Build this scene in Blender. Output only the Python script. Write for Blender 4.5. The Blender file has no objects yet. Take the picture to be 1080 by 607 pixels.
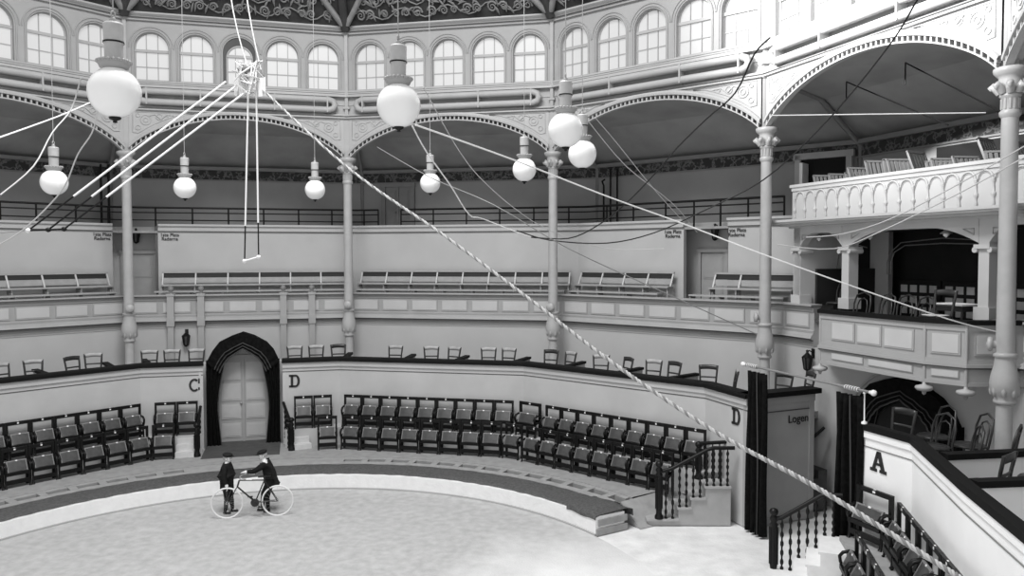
import bpy, bmesh, math, random
from mathutils import Vector, Matrix
random.seed(7)
PI = math.pi
# ------------------------------------------------------------------ camera, world, lights, exposure
SC = bpy.context.scene
COL = SC.collection
cam_d = bpy.data.cameras.new('camera'); cam = bpy.data.objects.new('camera', cam_d); COL.objects.link(cam)
FPX = 829.462
cam_d.sensor_fit = 'HORIZONTAL'; cam_d.sensor_width = 36.0; cam_d.lens = FPX / 1080.0 * 36.0
cam_d.shift_y = -1.9037 / 1080.0
cam_d.clip_start = 0.05; cam_d.clip_end = 200
RV = Vector((0.9815857, 0.1910135, -0.0018222)); UV_ = Vector((-0.0051955, 0.0362319, 0.9993299)); FV = Vector((-0.1909515, 0.9809185, -0.0365572))
M = Matrix((RV, UV_, -FV)).transposed().to_4x4(); M.translation = Vector((6.01696, -10.31534, 5.26734))
cam.matrix_world = M
SC.camera = cam
W = bpy.data.worlds.new('World'); SC.world = W; W.use_nodes = True
bg = W.node_tree.nodes['Background']; bg.inputs[0].default_value = (1, 1, 1, 1); bg.inputs[1].default_value = 0.78
SC.view_settings.view_transform = 'Standard'; SC.view_settings.look = 'None'
SC.view_settings.exposure = 0.0; SC.view_settings.gamma = 1.0
SC.view_settings.use_curve_mapping = False

def area(name, loc, target, size, power, spread=PI):
    l = bpy.data.lights.new(name, 'AREA'); l.shape = 'DISK'; l.size = size; l.energy = power; l.spread = spread
    o = bpy.data.objects.new(name, l); COL.objects.link(o); o.location = loc
    o.rotation_euler = (Vector(target) - Vector(loc)).to_track_quat('-Z', 'Y').to_euler(); return o
area('overhead_fill', (1.0, -1.0, 17.0), (1.5, 2, 0), 7.0, 2600)  # area light added above the open dome to whiten the floor
def spot(name, loc, target, power, angle, blend, size=0.6):
    l = bpy.data.lights.new(name, 'SPOT'); l.energy = power; l.spot_size = angle; l.spot_blend = blend; l.shadow_soft_size = size
    o = bpy.data.objects.new(name, l); COL.objects.link(o); o.location = loc
    o.rotation_euler = (Vector(target) - Vector(loc)).to_track_quat('-Z', 'Y').to_euler(); return o
spot('glare_spot', (-6.0, -3.0, 15.5), (9.7, 5.3, 11.9), 80000, math.radians(33), 1.0, 0.8)  # unseen spot added to wash out the upper wall over the balcony

# ------------------------------------------------------------------ materials
MATS = {}
def mat(name, v, rough=0.6, noise=0.0, nscale=8.0, metal=0.0, bump=0.0, bscale=40.0, spec=0.4):
    if name in MATS: return MATS[name]
    m = bpy.data.materials.new(name); m.use_nodes = True; nt = m.node_tree; b = nt.nodes['Principled BSDF']
    b.inputs['Base Color'].default_value = (v, v, v, 1); b.inputs['Roughness'].default_value = rough; b.inputs['Metallic'].default_value = metal
    b.inputs['Specular IOR Level'].default_value = spec
    if noise > 0 or bump > 0:
        tc = nt.nodes.new('ShaderNodeTexCoord')
    if noise > 0:
        n = nt.nodes.new('ShaderNodeTexNoise'); n.inputs['Scale'].default_value = nscale; n.inputs['Detail'].default_value = 6
        nt.links.new(tc.outputs['Object'], n.inputs['Vector'])
        r = nt.nodes.new('ShaderNodeValToRGB'); lo, hi = max(0, v * (1 - noise)), min(1, v * (1 + noise))
        r.color_ramp.elements[0].position = 0.3; r.color_ramp.elements[1].position = 0.7
        r.color_ramp.elements[0].color = (lo, lo, lo, 1); r.color_ramp.elements[1].color = (hi, hi, hi, 1)
        nt.links.new(n.outputs['Fac'], r.inputs[0]); nt.links.new(r.outputs[0], b.inputs['Base Color'])
    if bump > 0:
        n2 = nt.nodes.new('ShaderNodeTexNoise'); n2.inputs['Scale'].default_value = bscale; n2.inputs['Detail'].default_value = 5
        nt.links.new(tc.outputs['Object'], n2.inputs['Vector'])
        bp = nt.nodes.new('ShaderNodeBump'); bp.inputs['Strength'].default_value = bump; bp.inputs['Distance'].default_value = 0.02
        nt.links.new(n2.outputs['Fac'], bp.inputs['Height']); nt.links.new(bp.outputs[0], b.inputs['Normal'])
    MATS[name] = m; return m
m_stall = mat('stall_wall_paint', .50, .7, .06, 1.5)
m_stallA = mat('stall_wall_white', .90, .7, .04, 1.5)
m_gal = mat('gallery_wall_paint', .48, .7, .05, 1.2)
m_par = mat('parapet_paint', .37, .6, .05, 2)
m_parp = mat('parapet_panel_paint', .52, .6, .05, 2)
m_line = mat('dark_line_and_shade', .09, .6)
m_back = mat('upper_back_wall', .30, .75, .08, 1.0)
m_ceil = mat('loft_ceiling_paint', .34, .8, .15, 1.2)
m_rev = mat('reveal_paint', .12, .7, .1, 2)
m_arch = mat('arch_plaster', .43, .6, .05, 2)
m_archp = mat('arch_relief', .47, .6, .05, 3)
m_dent = mat('dentil_dark', .07, .7)
m_cler = mat('clerestory_plaster', .36, .65, .05, 1.5)
m_trim = mat('trim_paint', .40, .55, .05, 3)
m_colm = mat('iron_column_paint', .42, .35, .06, 5)
m_black = mat('black_lacquer', .006, .4, spec=.25)
m_rim = mat('rim_plush', .007, .7, spec=.15)
m_seatw = mat('seat_veneer', .068, .35, .25, 9)
m_seatf = mat('seat_edge', .20, .4)
m_plate = mat('number_plate', .8, .4)
m_cur = mat('curtain_velvet', .006, .9, .5, 14, spec=.08)
m_curtr = mat('curtain_braid', .05, .7)
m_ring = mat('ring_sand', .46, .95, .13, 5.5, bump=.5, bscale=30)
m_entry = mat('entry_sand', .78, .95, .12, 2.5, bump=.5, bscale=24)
def ring_pale_patch():  # paler noise-edged patch of the ring floor towards the entrance
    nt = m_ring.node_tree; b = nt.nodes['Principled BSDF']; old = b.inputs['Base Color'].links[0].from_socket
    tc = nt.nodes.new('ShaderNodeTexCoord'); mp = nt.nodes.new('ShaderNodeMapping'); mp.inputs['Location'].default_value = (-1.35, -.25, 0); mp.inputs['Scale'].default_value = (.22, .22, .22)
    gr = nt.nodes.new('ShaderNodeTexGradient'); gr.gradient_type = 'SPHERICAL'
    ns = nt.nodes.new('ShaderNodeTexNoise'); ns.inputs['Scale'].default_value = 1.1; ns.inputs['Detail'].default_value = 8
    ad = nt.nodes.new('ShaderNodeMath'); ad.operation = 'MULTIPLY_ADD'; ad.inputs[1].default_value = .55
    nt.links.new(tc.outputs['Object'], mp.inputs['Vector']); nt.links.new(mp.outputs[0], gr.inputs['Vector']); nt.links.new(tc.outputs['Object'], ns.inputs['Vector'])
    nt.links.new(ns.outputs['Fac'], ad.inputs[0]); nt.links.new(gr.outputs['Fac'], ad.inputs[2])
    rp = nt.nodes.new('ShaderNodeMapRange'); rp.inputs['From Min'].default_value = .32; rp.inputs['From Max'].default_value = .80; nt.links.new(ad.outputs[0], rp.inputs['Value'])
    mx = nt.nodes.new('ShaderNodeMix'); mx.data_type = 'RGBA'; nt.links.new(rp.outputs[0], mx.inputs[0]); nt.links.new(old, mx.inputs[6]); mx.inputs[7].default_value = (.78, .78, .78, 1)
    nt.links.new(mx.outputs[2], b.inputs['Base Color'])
ring_pale_patch()
m_curb = mat('curb_canvas', .86, .8, .04, 6, bump=.4, bscale=14)
m_carp = mat('curb_carpet', .095, .95, .3, 20, bump=.6, bscale=60)
m_walk = mat('walkway_boards', .33, .85, .12, 5, bump=.3, bscale=30)
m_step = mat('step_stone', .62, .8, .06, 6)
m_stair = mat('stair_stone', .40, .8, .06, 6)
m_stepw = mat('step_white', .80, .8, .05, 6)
m_door = mat('door_paint', .34, .5, .06, 3)
m_door2 = mat('door_panel_paint', .44, .5, .06, 3)
m_doord = mat('door_dark_paint', .22, .5, .08, 3)
m_glass = mat('milk_glass', .92, .18, spec=.5)
m_lampm = mat('lamp_casing', .42, .4, .08, 12)
m_lampd = mat('lamp_collar', .34, .45)
m_rope = mat('white_rope', .82, .8)
m_hemp = mat('hemp_rope', .20, .9)
m_ropeg = mat('grey_rope', .45, .9)
m_wire = mat('black_wire', .015, .6)
m_wirel = mat('grey_wire', .5, .6)
m_wood = mat('chair_wood', .035, .35, .3, 8)
m_woodl = mat('chair_wood_light', .42, .45, .15, 8)
m_cane = mat('cane_seat', .62, .5, .08, 20)
m_bench = mat('bench_paint', .38, .55, .08, 5)
m_benchs = mat('bench_support_paint', .6, .6)
m_benchd = mat('bench_gap_shade', .03, .6)
m_dome = mat('dome_fresco', .035, .7, .55, 2.6)
m_domer = mat('dome_scroll', .20, .6, .2, 6)
m_lun = mat('lunette_border', .26, .5, .15, 4)
m_rib = mat('dome_rib', .05, .5, .15, 4)
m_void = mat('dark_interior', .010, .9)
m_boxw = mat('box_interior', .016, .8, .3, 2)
m_gold = mat('gilt_braid', .16, .4)
m_pane2 = mat('frosted_pane', .66, .3)
m_letter = mat('letter_paint', .02, .6)
m_floord = mat('passage_floor', .07, .9, .2, 5)
m_skin = mat('skin', .72, .5); m_cloth = mat('dark_wool', .012, .9, .3, 20, spec=.2); m_cloth2 = mat('dark_trousers', .016, .9, spec=.2)
m_shirt = mat('white_cotton', .8, .8); m_hair = mat('fair_hair', .35, .8); m_shoe = mat('shoe_leather', .012, .35)
m_tyre = mat('white_tyre', .75, .6); m_bike = mat('bike_enamel', .012, .25, spec=.6); m_steel = mat('bike_steel', .5, .3, metal=.6)
m_stand = mat('stand_wood', .22, .5, .1, 8); m_sheet = mat('paper', .75, .8)
def emit(name, v, s):
    m = bpy.data.materials.new(name); m.use_nodes = True; b = m.node_tree.nodes['Principled BSDF']
    b.inputs['Base Color'].default_value = (.25, .25, .25, 1); b.inputs['Emission Color'].default_value = (v, v, v, 1); b.inputs['Emission Strength'].default_value = s
    b.inputs['Roughness'].default_value = .4; return m
m_pane = emit('daylit_frosted_pane', 1.0, 0.46)
# scroll-painted frieze band
def frieze_mat():
    m = bpy.data.materials.new('frieze_scrollwork'); m.use_nodes = True; nt = m.node_tree; b = nt.nodes['Principled BSDF']; b.inputs['Roughness'].default_value = .8
    tc = nt.nodes.new('ShaderNodeTexCoord'); v = nt.nodes.new('ShaderNodeTexVoronoi'); v.inputs['Scale'].default_value = 4.5; v.feature = 'DISTANCE_TO_EDGE'
    w = nt.nodes.new('ShaderNodeTexNoise'); w.inputs['Scale'].default_value = 9
    mx = nt.nodes.new('ShaderNodeMix'); mx.data_type = 'RGBA'; mx.inputs[0].default_value = .25
    nt.links.new(tc.outputs['Object'], w.inputs['Vector']); nt.links.new(tc.outputs['Object'], mx.inputs[6]); nt.links.new(w.outputs['Color'], mx.inputs[7]); nt.links.new(mx.outputs[2], v.inputs['Vector'])
    r = nt.nodes.new('ShaderNodeValToRGB'); r.color_ramp.elements[0].color = (.16, .16, .16, 1); r.color_ramp.elements[1].color = (.03, .03, .03, 1); r.color_ramp.elements[1].position = .12
    nt.links.new(v.outputs['Distance'], r.inputs[0]); nt.links.new(r.outputs[0], b.inputs['Base Color']); return m
m_frieze = frieze_mat()

# ------------------------------------------------------------------ mesh helpers
class MB:
    def __init__(s): s.v = []; s.f = []; s.sm = []; s.mi = []; s.m = 0
    def add(s, vs, fs, smooth=False):
        o = len(s.v); s.v += [tuple(p) for p in vs]; s.f += [tuple(o + i for i in f) for f in fs]; s.sm += [smooth] * len(fs); s.mi += [s.m] * len(fs); return s
    def box(s, x0, x1, y0, y1, z0, z1, fr=None):
        P = [(x, y, z) for z in (z0, z1) for y in (y0, y1) for x in (x0, x1)]
        if fr: P = [fr(*p) for p in P]
        return s.add(P, [(0, 2, 3, 1), (4, 5, 7, 6), (0, 1, 5, 4), (2, 6, 7, 3), (0, 4, 6, 2), (1, 3, 7, 5)])
    def tube(s, pts, r, n=8, closed=False, smooth=True):
        pts = [Vector(p) for p in pts]; N = len(pts); R = r if isinstance(r, (list, tuple)) else [r] * N
        vs = []; prev = None
        for i, p in enumerate(pts):
            a = pts[(i - 1) % N] if (closed or i > 0) else p; b = pts[(i + 1) % N] if (closed or i < N - 1) else p
            d = (b - a).normalized() if (b - a).length > 1e-9 else Vector((0, 0, 1))
            if prev is None:
                u = d.orthogonal().normalized()
            else:
                u = prev - d * prev.dot(d); u = u.normalized() if u.length > 1e-6 else d.orthogonal().normalized()
            prev = u; w = d.cross(u)
            for k in range(n):
                t = 2 * PI * k / n; vs.append(p + (u * math.cos(t) + w * math.sin(t)) * R[i])
        fs = []
        for i in range(N if closed else N - 1):
            j = (i + 1) % N
            for k in range(n): fs.append((i * n + k, i * n + (k + 1) % n, j * n + (k + 1) % n, j * n + k))
        s.add(vs, fs, smooth)
        if not closed:
            s.add(vs[:n], [tuple(reversed(range(n)))]); s.add(vs[-n:], [tuple(range(n))])
        return s
    def lathe(s, prof, n=16, fr=None, smooth=True, cap=True):
        vs = []
        for r, z in prof:
            for k in range(n):
                t = 2 * PI * k / n; p = (r * math.cos(t), r * math.sin(t), z); vs.append(fr(*p) if fr else p)
        fs = []
        for i in range(len(prof) - 1):
            for k in range(n): fs.append((i * n + k, i * n + (k + 1) % n, (i + 1) * n + (k + 1) % n, (i + 1) * n + k))
        s.add(vs, fs, smooth)
        if cap:
            if prof[0][0] > 1e-4: s.add(vs[:n], [tuple(reversed(range(n)))])
            if prof[-1][0] > 1e-4: s.add(vs[-n:], [tuple(range(n))])
        return s
    def prism(s, poly, y0, y1, fr=None, smooth=False):
        # polygon in x,z extruded along y
        n = len(poly); A = [(x, y0, z) for x, z in poly]; B = [(x, y1, z) for x, z in poly]; P = A + B
        if fr: P = [fr(*p) for p in P]
        fs = [tuple(range(n)), tuple(reversed(range(n, 2 * n)))] + [(i, n + i, n + (i + 1) % n, (i + 1) % n) for i in range(n)]
        return s.add(P, fs, smooth)
    def grid(s, fn, nu, nv, smooth=True):
        vs = [fn(i / nu, j / nv) for j in range(nv + 1) for i in range(nu + 1)]
        fs = [(j * (nu + 1) + i, j * (nu + 1) + i + 1, (j + 1) * (nu + 1) + i + 1, (j + 1) * (nu + 1) + i) for j in range(nv) for i in range(nu)]
        return s.add(vs, fs, smooth)
    def build(s, name, mats, parent=None, loc=None):
        me = bpy.data.meshes.new(name); me.from_pydata([tuple(p) for p in s.v], [], s.f)
        for m in (mats if isinstance(mats, (list, tuple)) else [mats]): me.materials.append(m)
        me.polygons.foreach_set('use_smooth', s.sm); me.polygons.foreach_set('material_index', s.mi)
        bm = bmesh.new(); bm.from_mesh(me); bmesh.ops.recalc_face_normals(bm, faces=bm.faces); bm.to_mesh(me); bm.free(); me.update()
        o = bpy.data.objects.new(name, me); COL.objects.link(o)
        if parent: o.parent = parent
        if loc is not None: o.location = loc
        return o
def tag(o, label, cat, group=None, kind=None):
    if label: o['label'] = label
    if cat: o['category'] = cat
    if group: o['group'] = group
    if kind: o['kind'] = kind
    return o
def struct(o, label, cat):
    return tag(o, label, cat, None, 'structure')
def empty(name, loc=(0, 0, 0), rz=0, label=None, cat=None, group=None, kind=None):
    o = bpy.data.objects.new(name, None); COL.objects.link(o); o.location = loc; o.rotation_euler = (0, 0, rz); o.empty_display_size = .1
    return tag(o, label, cat, group, kind)
KIDS = {}
def copy_tree(o, parent=None):
    c = o.copy(); COL.objects.link(c)
    if parent: c.parent = parent
    for ch in list(o.children): copy_tree(ch, c)
    return c
ORD = ['first', 'second', 'third', 'fourth', 'fifth', 'sixth', 'seventh', 'eighth', 'ninth', 'tenth', 'eleventh', 'twelfth', 'thirteenth', 'fourteenth', 'fifteenth', 'sixteenth', 'seventeenth', 'eighteenth']

# ------------------------------------------------------------------ the twelve-sided plan
AZK = {-3: (-134.414, 1), -2: (-104.414, 1), -1: (-74.414, 1.0), 0: (-43.9, 1.02291), 1: (-14.934, .99451), 2: (15.405, .98776), 3: (45.932, .99352), 4: (75.41, 1.00039), 5: (105.586, 1), 6: (135.586, 1), 7: (165.586, 1)}
def V(i, r):
    a, k = AZK[i]; a = math.radians(a); return Vector((r * k * math.sin(a), r * k * math.cos(a), 0))
def pt(st, r, z=0.0):
    i = int(math.floor(st + 1e-9)); s = st - i
    p = V(i, r) if s < 1e-9 else V(i, r).lerp(V(i + 1, r), s)
    return Vector((p.x, p.y, z))
def bay(i, r):
    """local frame of one bay: x along the bay (metres from its left vertex), y towards the ring, z up"""
    a, b = V(i, r), V(i + 1, r); e = (b - a).normalized(); n = Vector((e.y, -e.x, 0)); L = (b - a).length
    def fr(x, y, z): q = a + e * x + n * y; return Vector((q.x, q.y, z))
    fr.L = L; fr.e = e; fr.n = n; fr.a = a; fr.rz = math.atan2(e.y, e.x)
    return fr
def stations(s0, s1, sub=1):
    st = [s0]; k = math.floor(s0) + 1
    while k < s1 - 1e-6: st.append(float(k)); k += 1
    st.append(s1)
    out = []
    for a, b in zip(st, st[1:]):
        for j in range(sub): out.append(a + (b - a) * j / sub)
    out.append(s1); return out
def loft(mb, prof, s0, s1, closed=True, cap=True):
    st = stations(s0, s1); n = len(prof); vs = []
    for q in st:
        for r, z in prof: vs.append(pt(q, r, z))
    fs = []
    for a in range(len(st) - 1):
        for k in range(n if closed else n - 1):
            l = (k + 1) % n; fs.append((a * n + k, a * n + l, (a + 1) * n + l, (a + 1) * n + k))
    mb.add(vs, fs)
    if closed and cap:
        mb.add(vs[:n], [tuple(range(n))]); mb.add(vs[-n:], [tuple(reversed(range(n)))])
    return mb
def rect(r0, r1, z0, z1): return [(r0, z0), (r1, z0), (r1, z1), (r0, z1)]
S0, S1 = -1.55, 5.0

# ------------------------------------------------------------------ floor, ring and walkway
def disc(r0, r1, z, n=96, a0=0, a1=360, zf=None):
    mb = MB(); vs = []
    for k in range(n + 1):
        a = math.radians(a0 + (a1 - a0) * k / n)
        for r in (r0, r1): vs.append((r * math.sin(a), r * math.cos(a), z))
    mb.add(vs, [(2 * k, 2 * k + 1, 2 * k + 3, 2 * k + 2) for k in range(n)]); return mb
mb = MB(); n = 96
mb.add([(13.5 * math.sin(2 * PI * k / n), 13.5 * math.cos(2 * PI * k / n), -.02) for k in range(n)] + [(13.5 * math.sin(2 * PI * k / n), 13.5 * math.cos(2 * PI * k / n), -.2) for k in range(n)], [tuple(range(n)), tuple(range(n, 2 * n))] + [(k, (k + 1) % n, n + (k + 1) % n, n + k) for k in range(n)])
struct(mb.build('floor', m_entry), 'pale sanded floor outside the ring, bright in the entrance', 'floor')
mb = MB()
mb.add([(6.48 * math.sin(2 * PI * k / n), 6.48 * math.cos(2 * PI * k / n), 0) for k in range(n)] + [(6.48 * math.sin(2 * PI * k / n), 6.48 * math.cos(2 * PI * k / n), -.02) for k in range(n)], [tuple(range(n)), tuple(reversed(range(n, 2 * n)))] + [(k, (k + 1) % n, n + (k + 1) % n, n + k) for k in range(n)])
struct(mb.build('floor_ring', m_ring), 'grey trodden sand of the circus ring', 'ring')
# curb
def arc_prof(prof, a0, a1, n=90, caps=True):
    mb = MB(); k_ = len(prof); vs = []
    for j in range(n + 1):
        a = math.radians(a0 + (a1 - a0) * j / n)
        for r, z in prof: vs.append((r * math.sin(a), r * math.cos(a), z))
    fs = [(j * k_ + k, j * k_ + (k + 1) % k_, (j + 1) * k_ + (k + 1) % k_, (j + 1) * k_ + k) for j in range(n) for k in range(k_)]
    mb.add(vs, fs)
    if caps: mb.add(vs[:k_], [tuple(range(k_))]); mb.add(vs[-k_:], [tuple(reversed(range(k_)))])
    return mb
A0, A1 = -110, 47.0
curb = empty('ring_curb', (0, 6.5, 0), 0, 'low white canvas-faced ring curb with dark carpet on top', 'ring curb')
def under(o, par):
    o.parent = par; o.matrix_parent_inverse = par.matrix_basis.inverted(); return o
def ring_wall():
    o = arc_prof([(6.5, 0), (7.2, 0), (7.2, .35), (6.58, .36), (6.52, .345), (6.5, .32)], A0, A1).build('curb_face', m_curb); under(o, curb)
    o = arc_prof([(6.47, 0), (6.5, 0), (6.5, .035), (6.47, .03)], A0, A1).build('curb_plinth', m_trim); under(o, curb)
    # carpet, slightly bumpy, hanging over both edges
    mb = MB()
    def fn(u, v):
        a = math.radians(A0 + (A1 - 1.2 - A0) * u)
        L = [(6.505, .350), (6.52, .362), (6.57, .376), (6.75, .38), (7.0, .38), (7.2, .375), (7.30, .36), (7.33, .3)]
        r, z = L[int(round(v * 7))]; z += .006 * math.sin(u * 240) + .004 * math.sin(u * 97 + 1); r += .004 * math.sin(u * 310)
        return (r * math.sin(a), r * math.cos(a), z)
    mb.grid(fn, 220, 7); o = mb.build('carpet', m_carp); under(o, curb)
    # loose carpet roll at the cut end
    mb = MB()
    def fn2(u, v):
        a = math.radians(39.5 + (A1 + .15 - 39.5) * u)
        L = [(6.485, .29), (6.485, .36), (6.54, .395), (6.75, .405), (7.0, .41), (7.25, .405), (7.4, .36), (7.41, .22)]
        r, z = L[int(round(v * 7))]; z += .012 * math.sin(u * 9 + v * 5) * (1 if u > 0.03 else 0)
        return (r * math.sin(a), r * math.cos(a), z)
    mb.grid(fn2, 24, 7); o = mb.build('loose_carpet', m_carp); under(o, curb)
    # boxed timber end
    a = math.radians(A1); T = Vector((math.cos(a), -math.sin(a), 0)); R = Vector((math.sin(a), math.cos(a), 0))
    fr = lambda x, y, z: R * x + T * y + Vector((0, 0, z))
    mb = MB(); mb.box(6.5, 7.25, 0, .04, 0, .12, fr).box(6.55, 7.25, -.02, .03, .17, .29, fr); o = mb.build('curb_end_board', m_walk); under(o, curb)
ring_wall()
# walkway platform (raised boards) with its slot strip
mb = arc_prof([(7.2, 0), (7.84, 0), (7.84, .24), (7.2, .24)], A0, 43)
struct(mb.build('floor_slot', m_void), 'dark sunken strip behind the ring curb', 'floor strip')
mb = MB()
for r0, r1 in ((7.28, 7.44), (7.70, 7.88)):
    v = arc_prof([(r0, .2), (r1, .2), (r1, .385), (r0, .372)], A0, 43, 90); mb.add(v.v, v.f)
k = -110
while k < 43:
    w = 1.15 if not -42.5 < k < -17 else 4.45
    v = arc_prof([(7.40, .2), (7.75, .2), (7.75, .384), (7.40, .373)], k, min(43, k + w), 3); mb.add(v.v, v.f); k += 4.4
struct(mb.build('trim_1', m_walk), 'grey board strip with dark slots behind the curb', 'slotted strip')
def walk_out():
    mb = MB(); vs = []; fs = []; n = 60
    for j in range(n + 1):
        a = math.radians(A0 + (43.5 - A0) * j / n); d = Vector((math.sin(a), math.cos(a), 0))
        vs += [d * 7.82 + Vector((0, 0, .10)), d * 7.82 + Vector((0, 0, .395)), d * 9.55 + Vector((0, 0, .395)), d * 9.55 + Vector((0, 0, 0.1))]
    fs = [(4 * j + k, 4 * j + k + 1, 4 * j + k + 5, 4 * j + k + 4) for j in range(n) for k in range(3)]
    mb.add(vs, fs)
    # ramp down to the entrance
    a = math.radians(43.5); d = Vector((math.sin(a), math.cos(a), 0)); t = Vector((math.cos(a), -math.sin(a), 0))
    q = [d * 7.5 + Vector((0, 0, .36)), d * 9.55 + Vector((0, 0, .395)), d * 9.3 + t * .75 + Vector((0, 0, -.01)), d * 7.45 + t * .62 + Vector((0, 0, -.01))]
    mb.add(q, [(0, 1, 2, 3)]); mb.add([q[0], q[3], d * 7.5 + Vector((0, 0, 0))], [(0, 1, 2)])
    return mb
struct(walk_out().build('floor_walkway', m_walk), 'grey boarded walkway round the ring with ramp at the entrance', 'walkway')
# right-hand side platforms by the A wall
mb = MB(); mb.box(8.55, 9.5, -4.2, 2.0, 0, .42); struct(mb.build('floor_platform', m_walk), 'seat platform below the white A wall, lower tier', 'platform')
mb = MB(); mb.box(9.0, 9.5, -4.2, 2.0, .42, .86); mb.prism([(8.75, 0), (9.5, 0), (9.5, .86), (8.75, .86)], 2.0, 2.75); struct(mb.build('floor_platform_upper', m_walk), 'seat platform below the white A wall, upper tier', 'platform')
# tier under back row
mb = MB(); loft(mb, rect(9.2, 9.62, .3, .85), S0, 0.285); loft(mb, rect(9.2, 9.62, .3, .85), .715, 3.10)
struct(mb.build('floor_tier', m_stall), 'pale raised tier carrying the back row of seats', 'tier')
# passage floor to the door
f0 = bay(0, 10.0)
mb = MB(); c = f0.L / 2; mb.box(c - .92, c + .92, -.3, 1.45, .3, .405, f0)
struct(mb.build('floor_passage', m_floord), 'dark floor between curtained arch and double doors', 'floor')

# ------------------------------------------------------------------ stall wall with its black rim
def stall(name, s0, s1, m, label):
    mb = MB(); loft(mb, rect(9.62, 9.80, 0, 2.53), s0, s1); loft(mb, rect(9.585, 9.83, 2.40, 2.53), s0, s1)
    mb.m = 1; loft(mb, rect(9.612, 9.64, 2.285, 2.305), s0, s1)
    return struct(mb.build(name, [m, m_line]), label, 'wall')
stall('wall_stall_left', S0, .30, m_stall, 'pale stall wall with thin dark line, left of the curtained door')
stall('wall_stall_centre', .70, 3.30, m_stall, 'pale stall wall with thin dark line, right of the curtained door')
def rim(name, s0, s1, label):
    mb = MB(); loft(mb, [(9.54, 2.53), (9.88, 2.53), (9.88, 2.60), (9.84, 2.63), (9.58, 2.63), (9.54, 2.60)], s0, s1)
    return struct(mb.build(name, m_rim), label, 'rail')
rim('trim_2', S0, .303, 'black plush rim on the stall wall left of the door')
rim('trim_3', .697, 3.303, 'black plush rim on the stall wall right of the door')
# box floor behind the stall wall
mb = MB(); loft(mb, rect(9.8, 12.3, 1.80, 1.95), S0, .29); loft(mb, rect(9.8, 12.3, 1.80, 1.95), .71, 3.18)
struct(mb.build('floor_boxes', m_walk), 'floor of the boxes behind the stall wall', 'floor')
# radial box partitions with black rails
def partition(q, z=2.6):
    a, b = pt(q, 9.84), pt(q, 11.0); e = (b - a).normalized(); nn = Vector((e.y, -e.x, 0)); L = (b - a).length
    fr = lambda x, y, zz: a + e * x + nn * y + Vector((0, 0, zz))
    mb = MB(); mb.box(0, L, -.03, .03, 1.95, 2.54, fr); mb.m = 1; mb.box(0, L, -.07, .07, 2.54, 2.60, fr)
    return mb.build('box_partition', [m_stall, m_rim])
PQ = [(-.66, 'left of the leftmost chairs'), (-.40, 'behind the leftmost pair of chairs'), (-.12, 'left of the first column'), (.05, 'right beside the first column'), (1.02, 'beside the second column'), (1.35, 'between second column and first chair pair'), (1.62, 'at the middle of the far stall'), (1.92, 'left of the third column'), (2.22, 'right of the third column'), (2.52, 'in the bay before the curtain'), (2.78, 'near the right end before the curtain')]
for q, w in PQ:
    tag(partition(q), 'low pale box partition with black rail, ' + w, 'partition', 'partitions between the boxes')

# A wall on the right
PA = [Vector((9.11, 2.94, 0)), Vector((9.60, 2.06, 0)), Vector((9.47, -.4, 0)), Vector((9.40, -4.2, 0))]
def ribbon(mb, pts, off0, off1, z0, z1):
    """extrude between two offsets of an open plan polyline; offsets are away from the ring"""
    out = []
    for i, p in enumerate(pts):
        ds = []
        if i > 0: ds.append((pts[i] - pts[i - 1]).normalized())
        if i < len(pts) - 1: ds.append((pts[i + 1] - pts[i]).normalized())
        d = sum(ds, Vector((0, 0, 0))).normalized(); nn = Vector((-d.y, d.x, 0))
        if len(ds) == 2: nn = nn / max(.5, math.cos(ds[0].angle(ds[1]) / 2))
        out.append((p + nn * off0, p + nn * off1))
    vs = []
    for a, b in out: vs += [(a.x, a.y, z0), (b.x, b.y, z0), (b.x, b.y, z1), (a.x, a.y, z1)]
    fs = [(4 * i + k, 4 * i + (k + 1) % 4, 4 * i + 4 + (k + 1) % 4, 4 * i + 4 + k) for i in range(len(pts) - 1) for k in range(4)]
    fs += [(0, 1, 2, 3), tuple(len(vs) - 4 + k for k in (3, 2, 1, 0))]
    mb.add(vs, fs); return mb
mb = MB(); ribbon(mb, PA, 0, .08, 0, 2.53); ribbon(mb, PA, -.03, .085, 2.42, 2.53); mb.m = 1; ribbon(mb, PA, -.012, .02, 2.27, 2.285)
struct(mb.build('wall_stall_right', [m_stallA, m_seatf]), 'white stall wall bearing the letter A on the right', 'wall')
mb = MB(); ribbon(mb, PA, -.05, .10, 2.53, 2.63); struct(mb.build('trim_4', m_rim), 'broad black rim on the white A wall', 'rail')
mb = MB(); mb.add([(x, y, z) for z in (1.95, 1.85) for x, y in ((9.28, 3.0), (11.6, 3.1), (11.6, -4.2), (9.55, -4.2), (9.62, -.4), (9.74, 2.05))], [tuple(range(6)), tuple(range(11, 5, -1))] + [(k, k + 6, (k + 1) % 6 + 6, (k + 1) % 6) for k in range(6)])
struct(mb.build('floor_boxes_right', m_walk), 'floor of the boxes behind the white A wall', 'floor')
for i, (a, b, w) in enumerate([((9.72, 1.12), (11.5, 1.75), 'nearer the curtain'), ((9.62, -.2), (11.4, .35), 'farther from the curtain')]):
    a = Vector((*a, 0)); b = Vector((*b, 0)); e = (b - a).normalized(); nn = Vector((e.y, -e.x, 0)); L = (b - a).length
    fr = lambda x, y, zz: a + e * x + nn * y + Vector((0, 0, zz))
    mb = MB(); mb.box(0, L, -.03, .03, 1.95, 2.54, fr); mb.m = 1; mb.box(0, L, -.08, .08, 2.54, 2.62, fr)
    tag(mb.build('box_partition', [m_stallA, m_rim]), 'white box partition with black rail behind the A wall, ' + w, 'partition', 'partitions behind the A wall')
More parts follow.
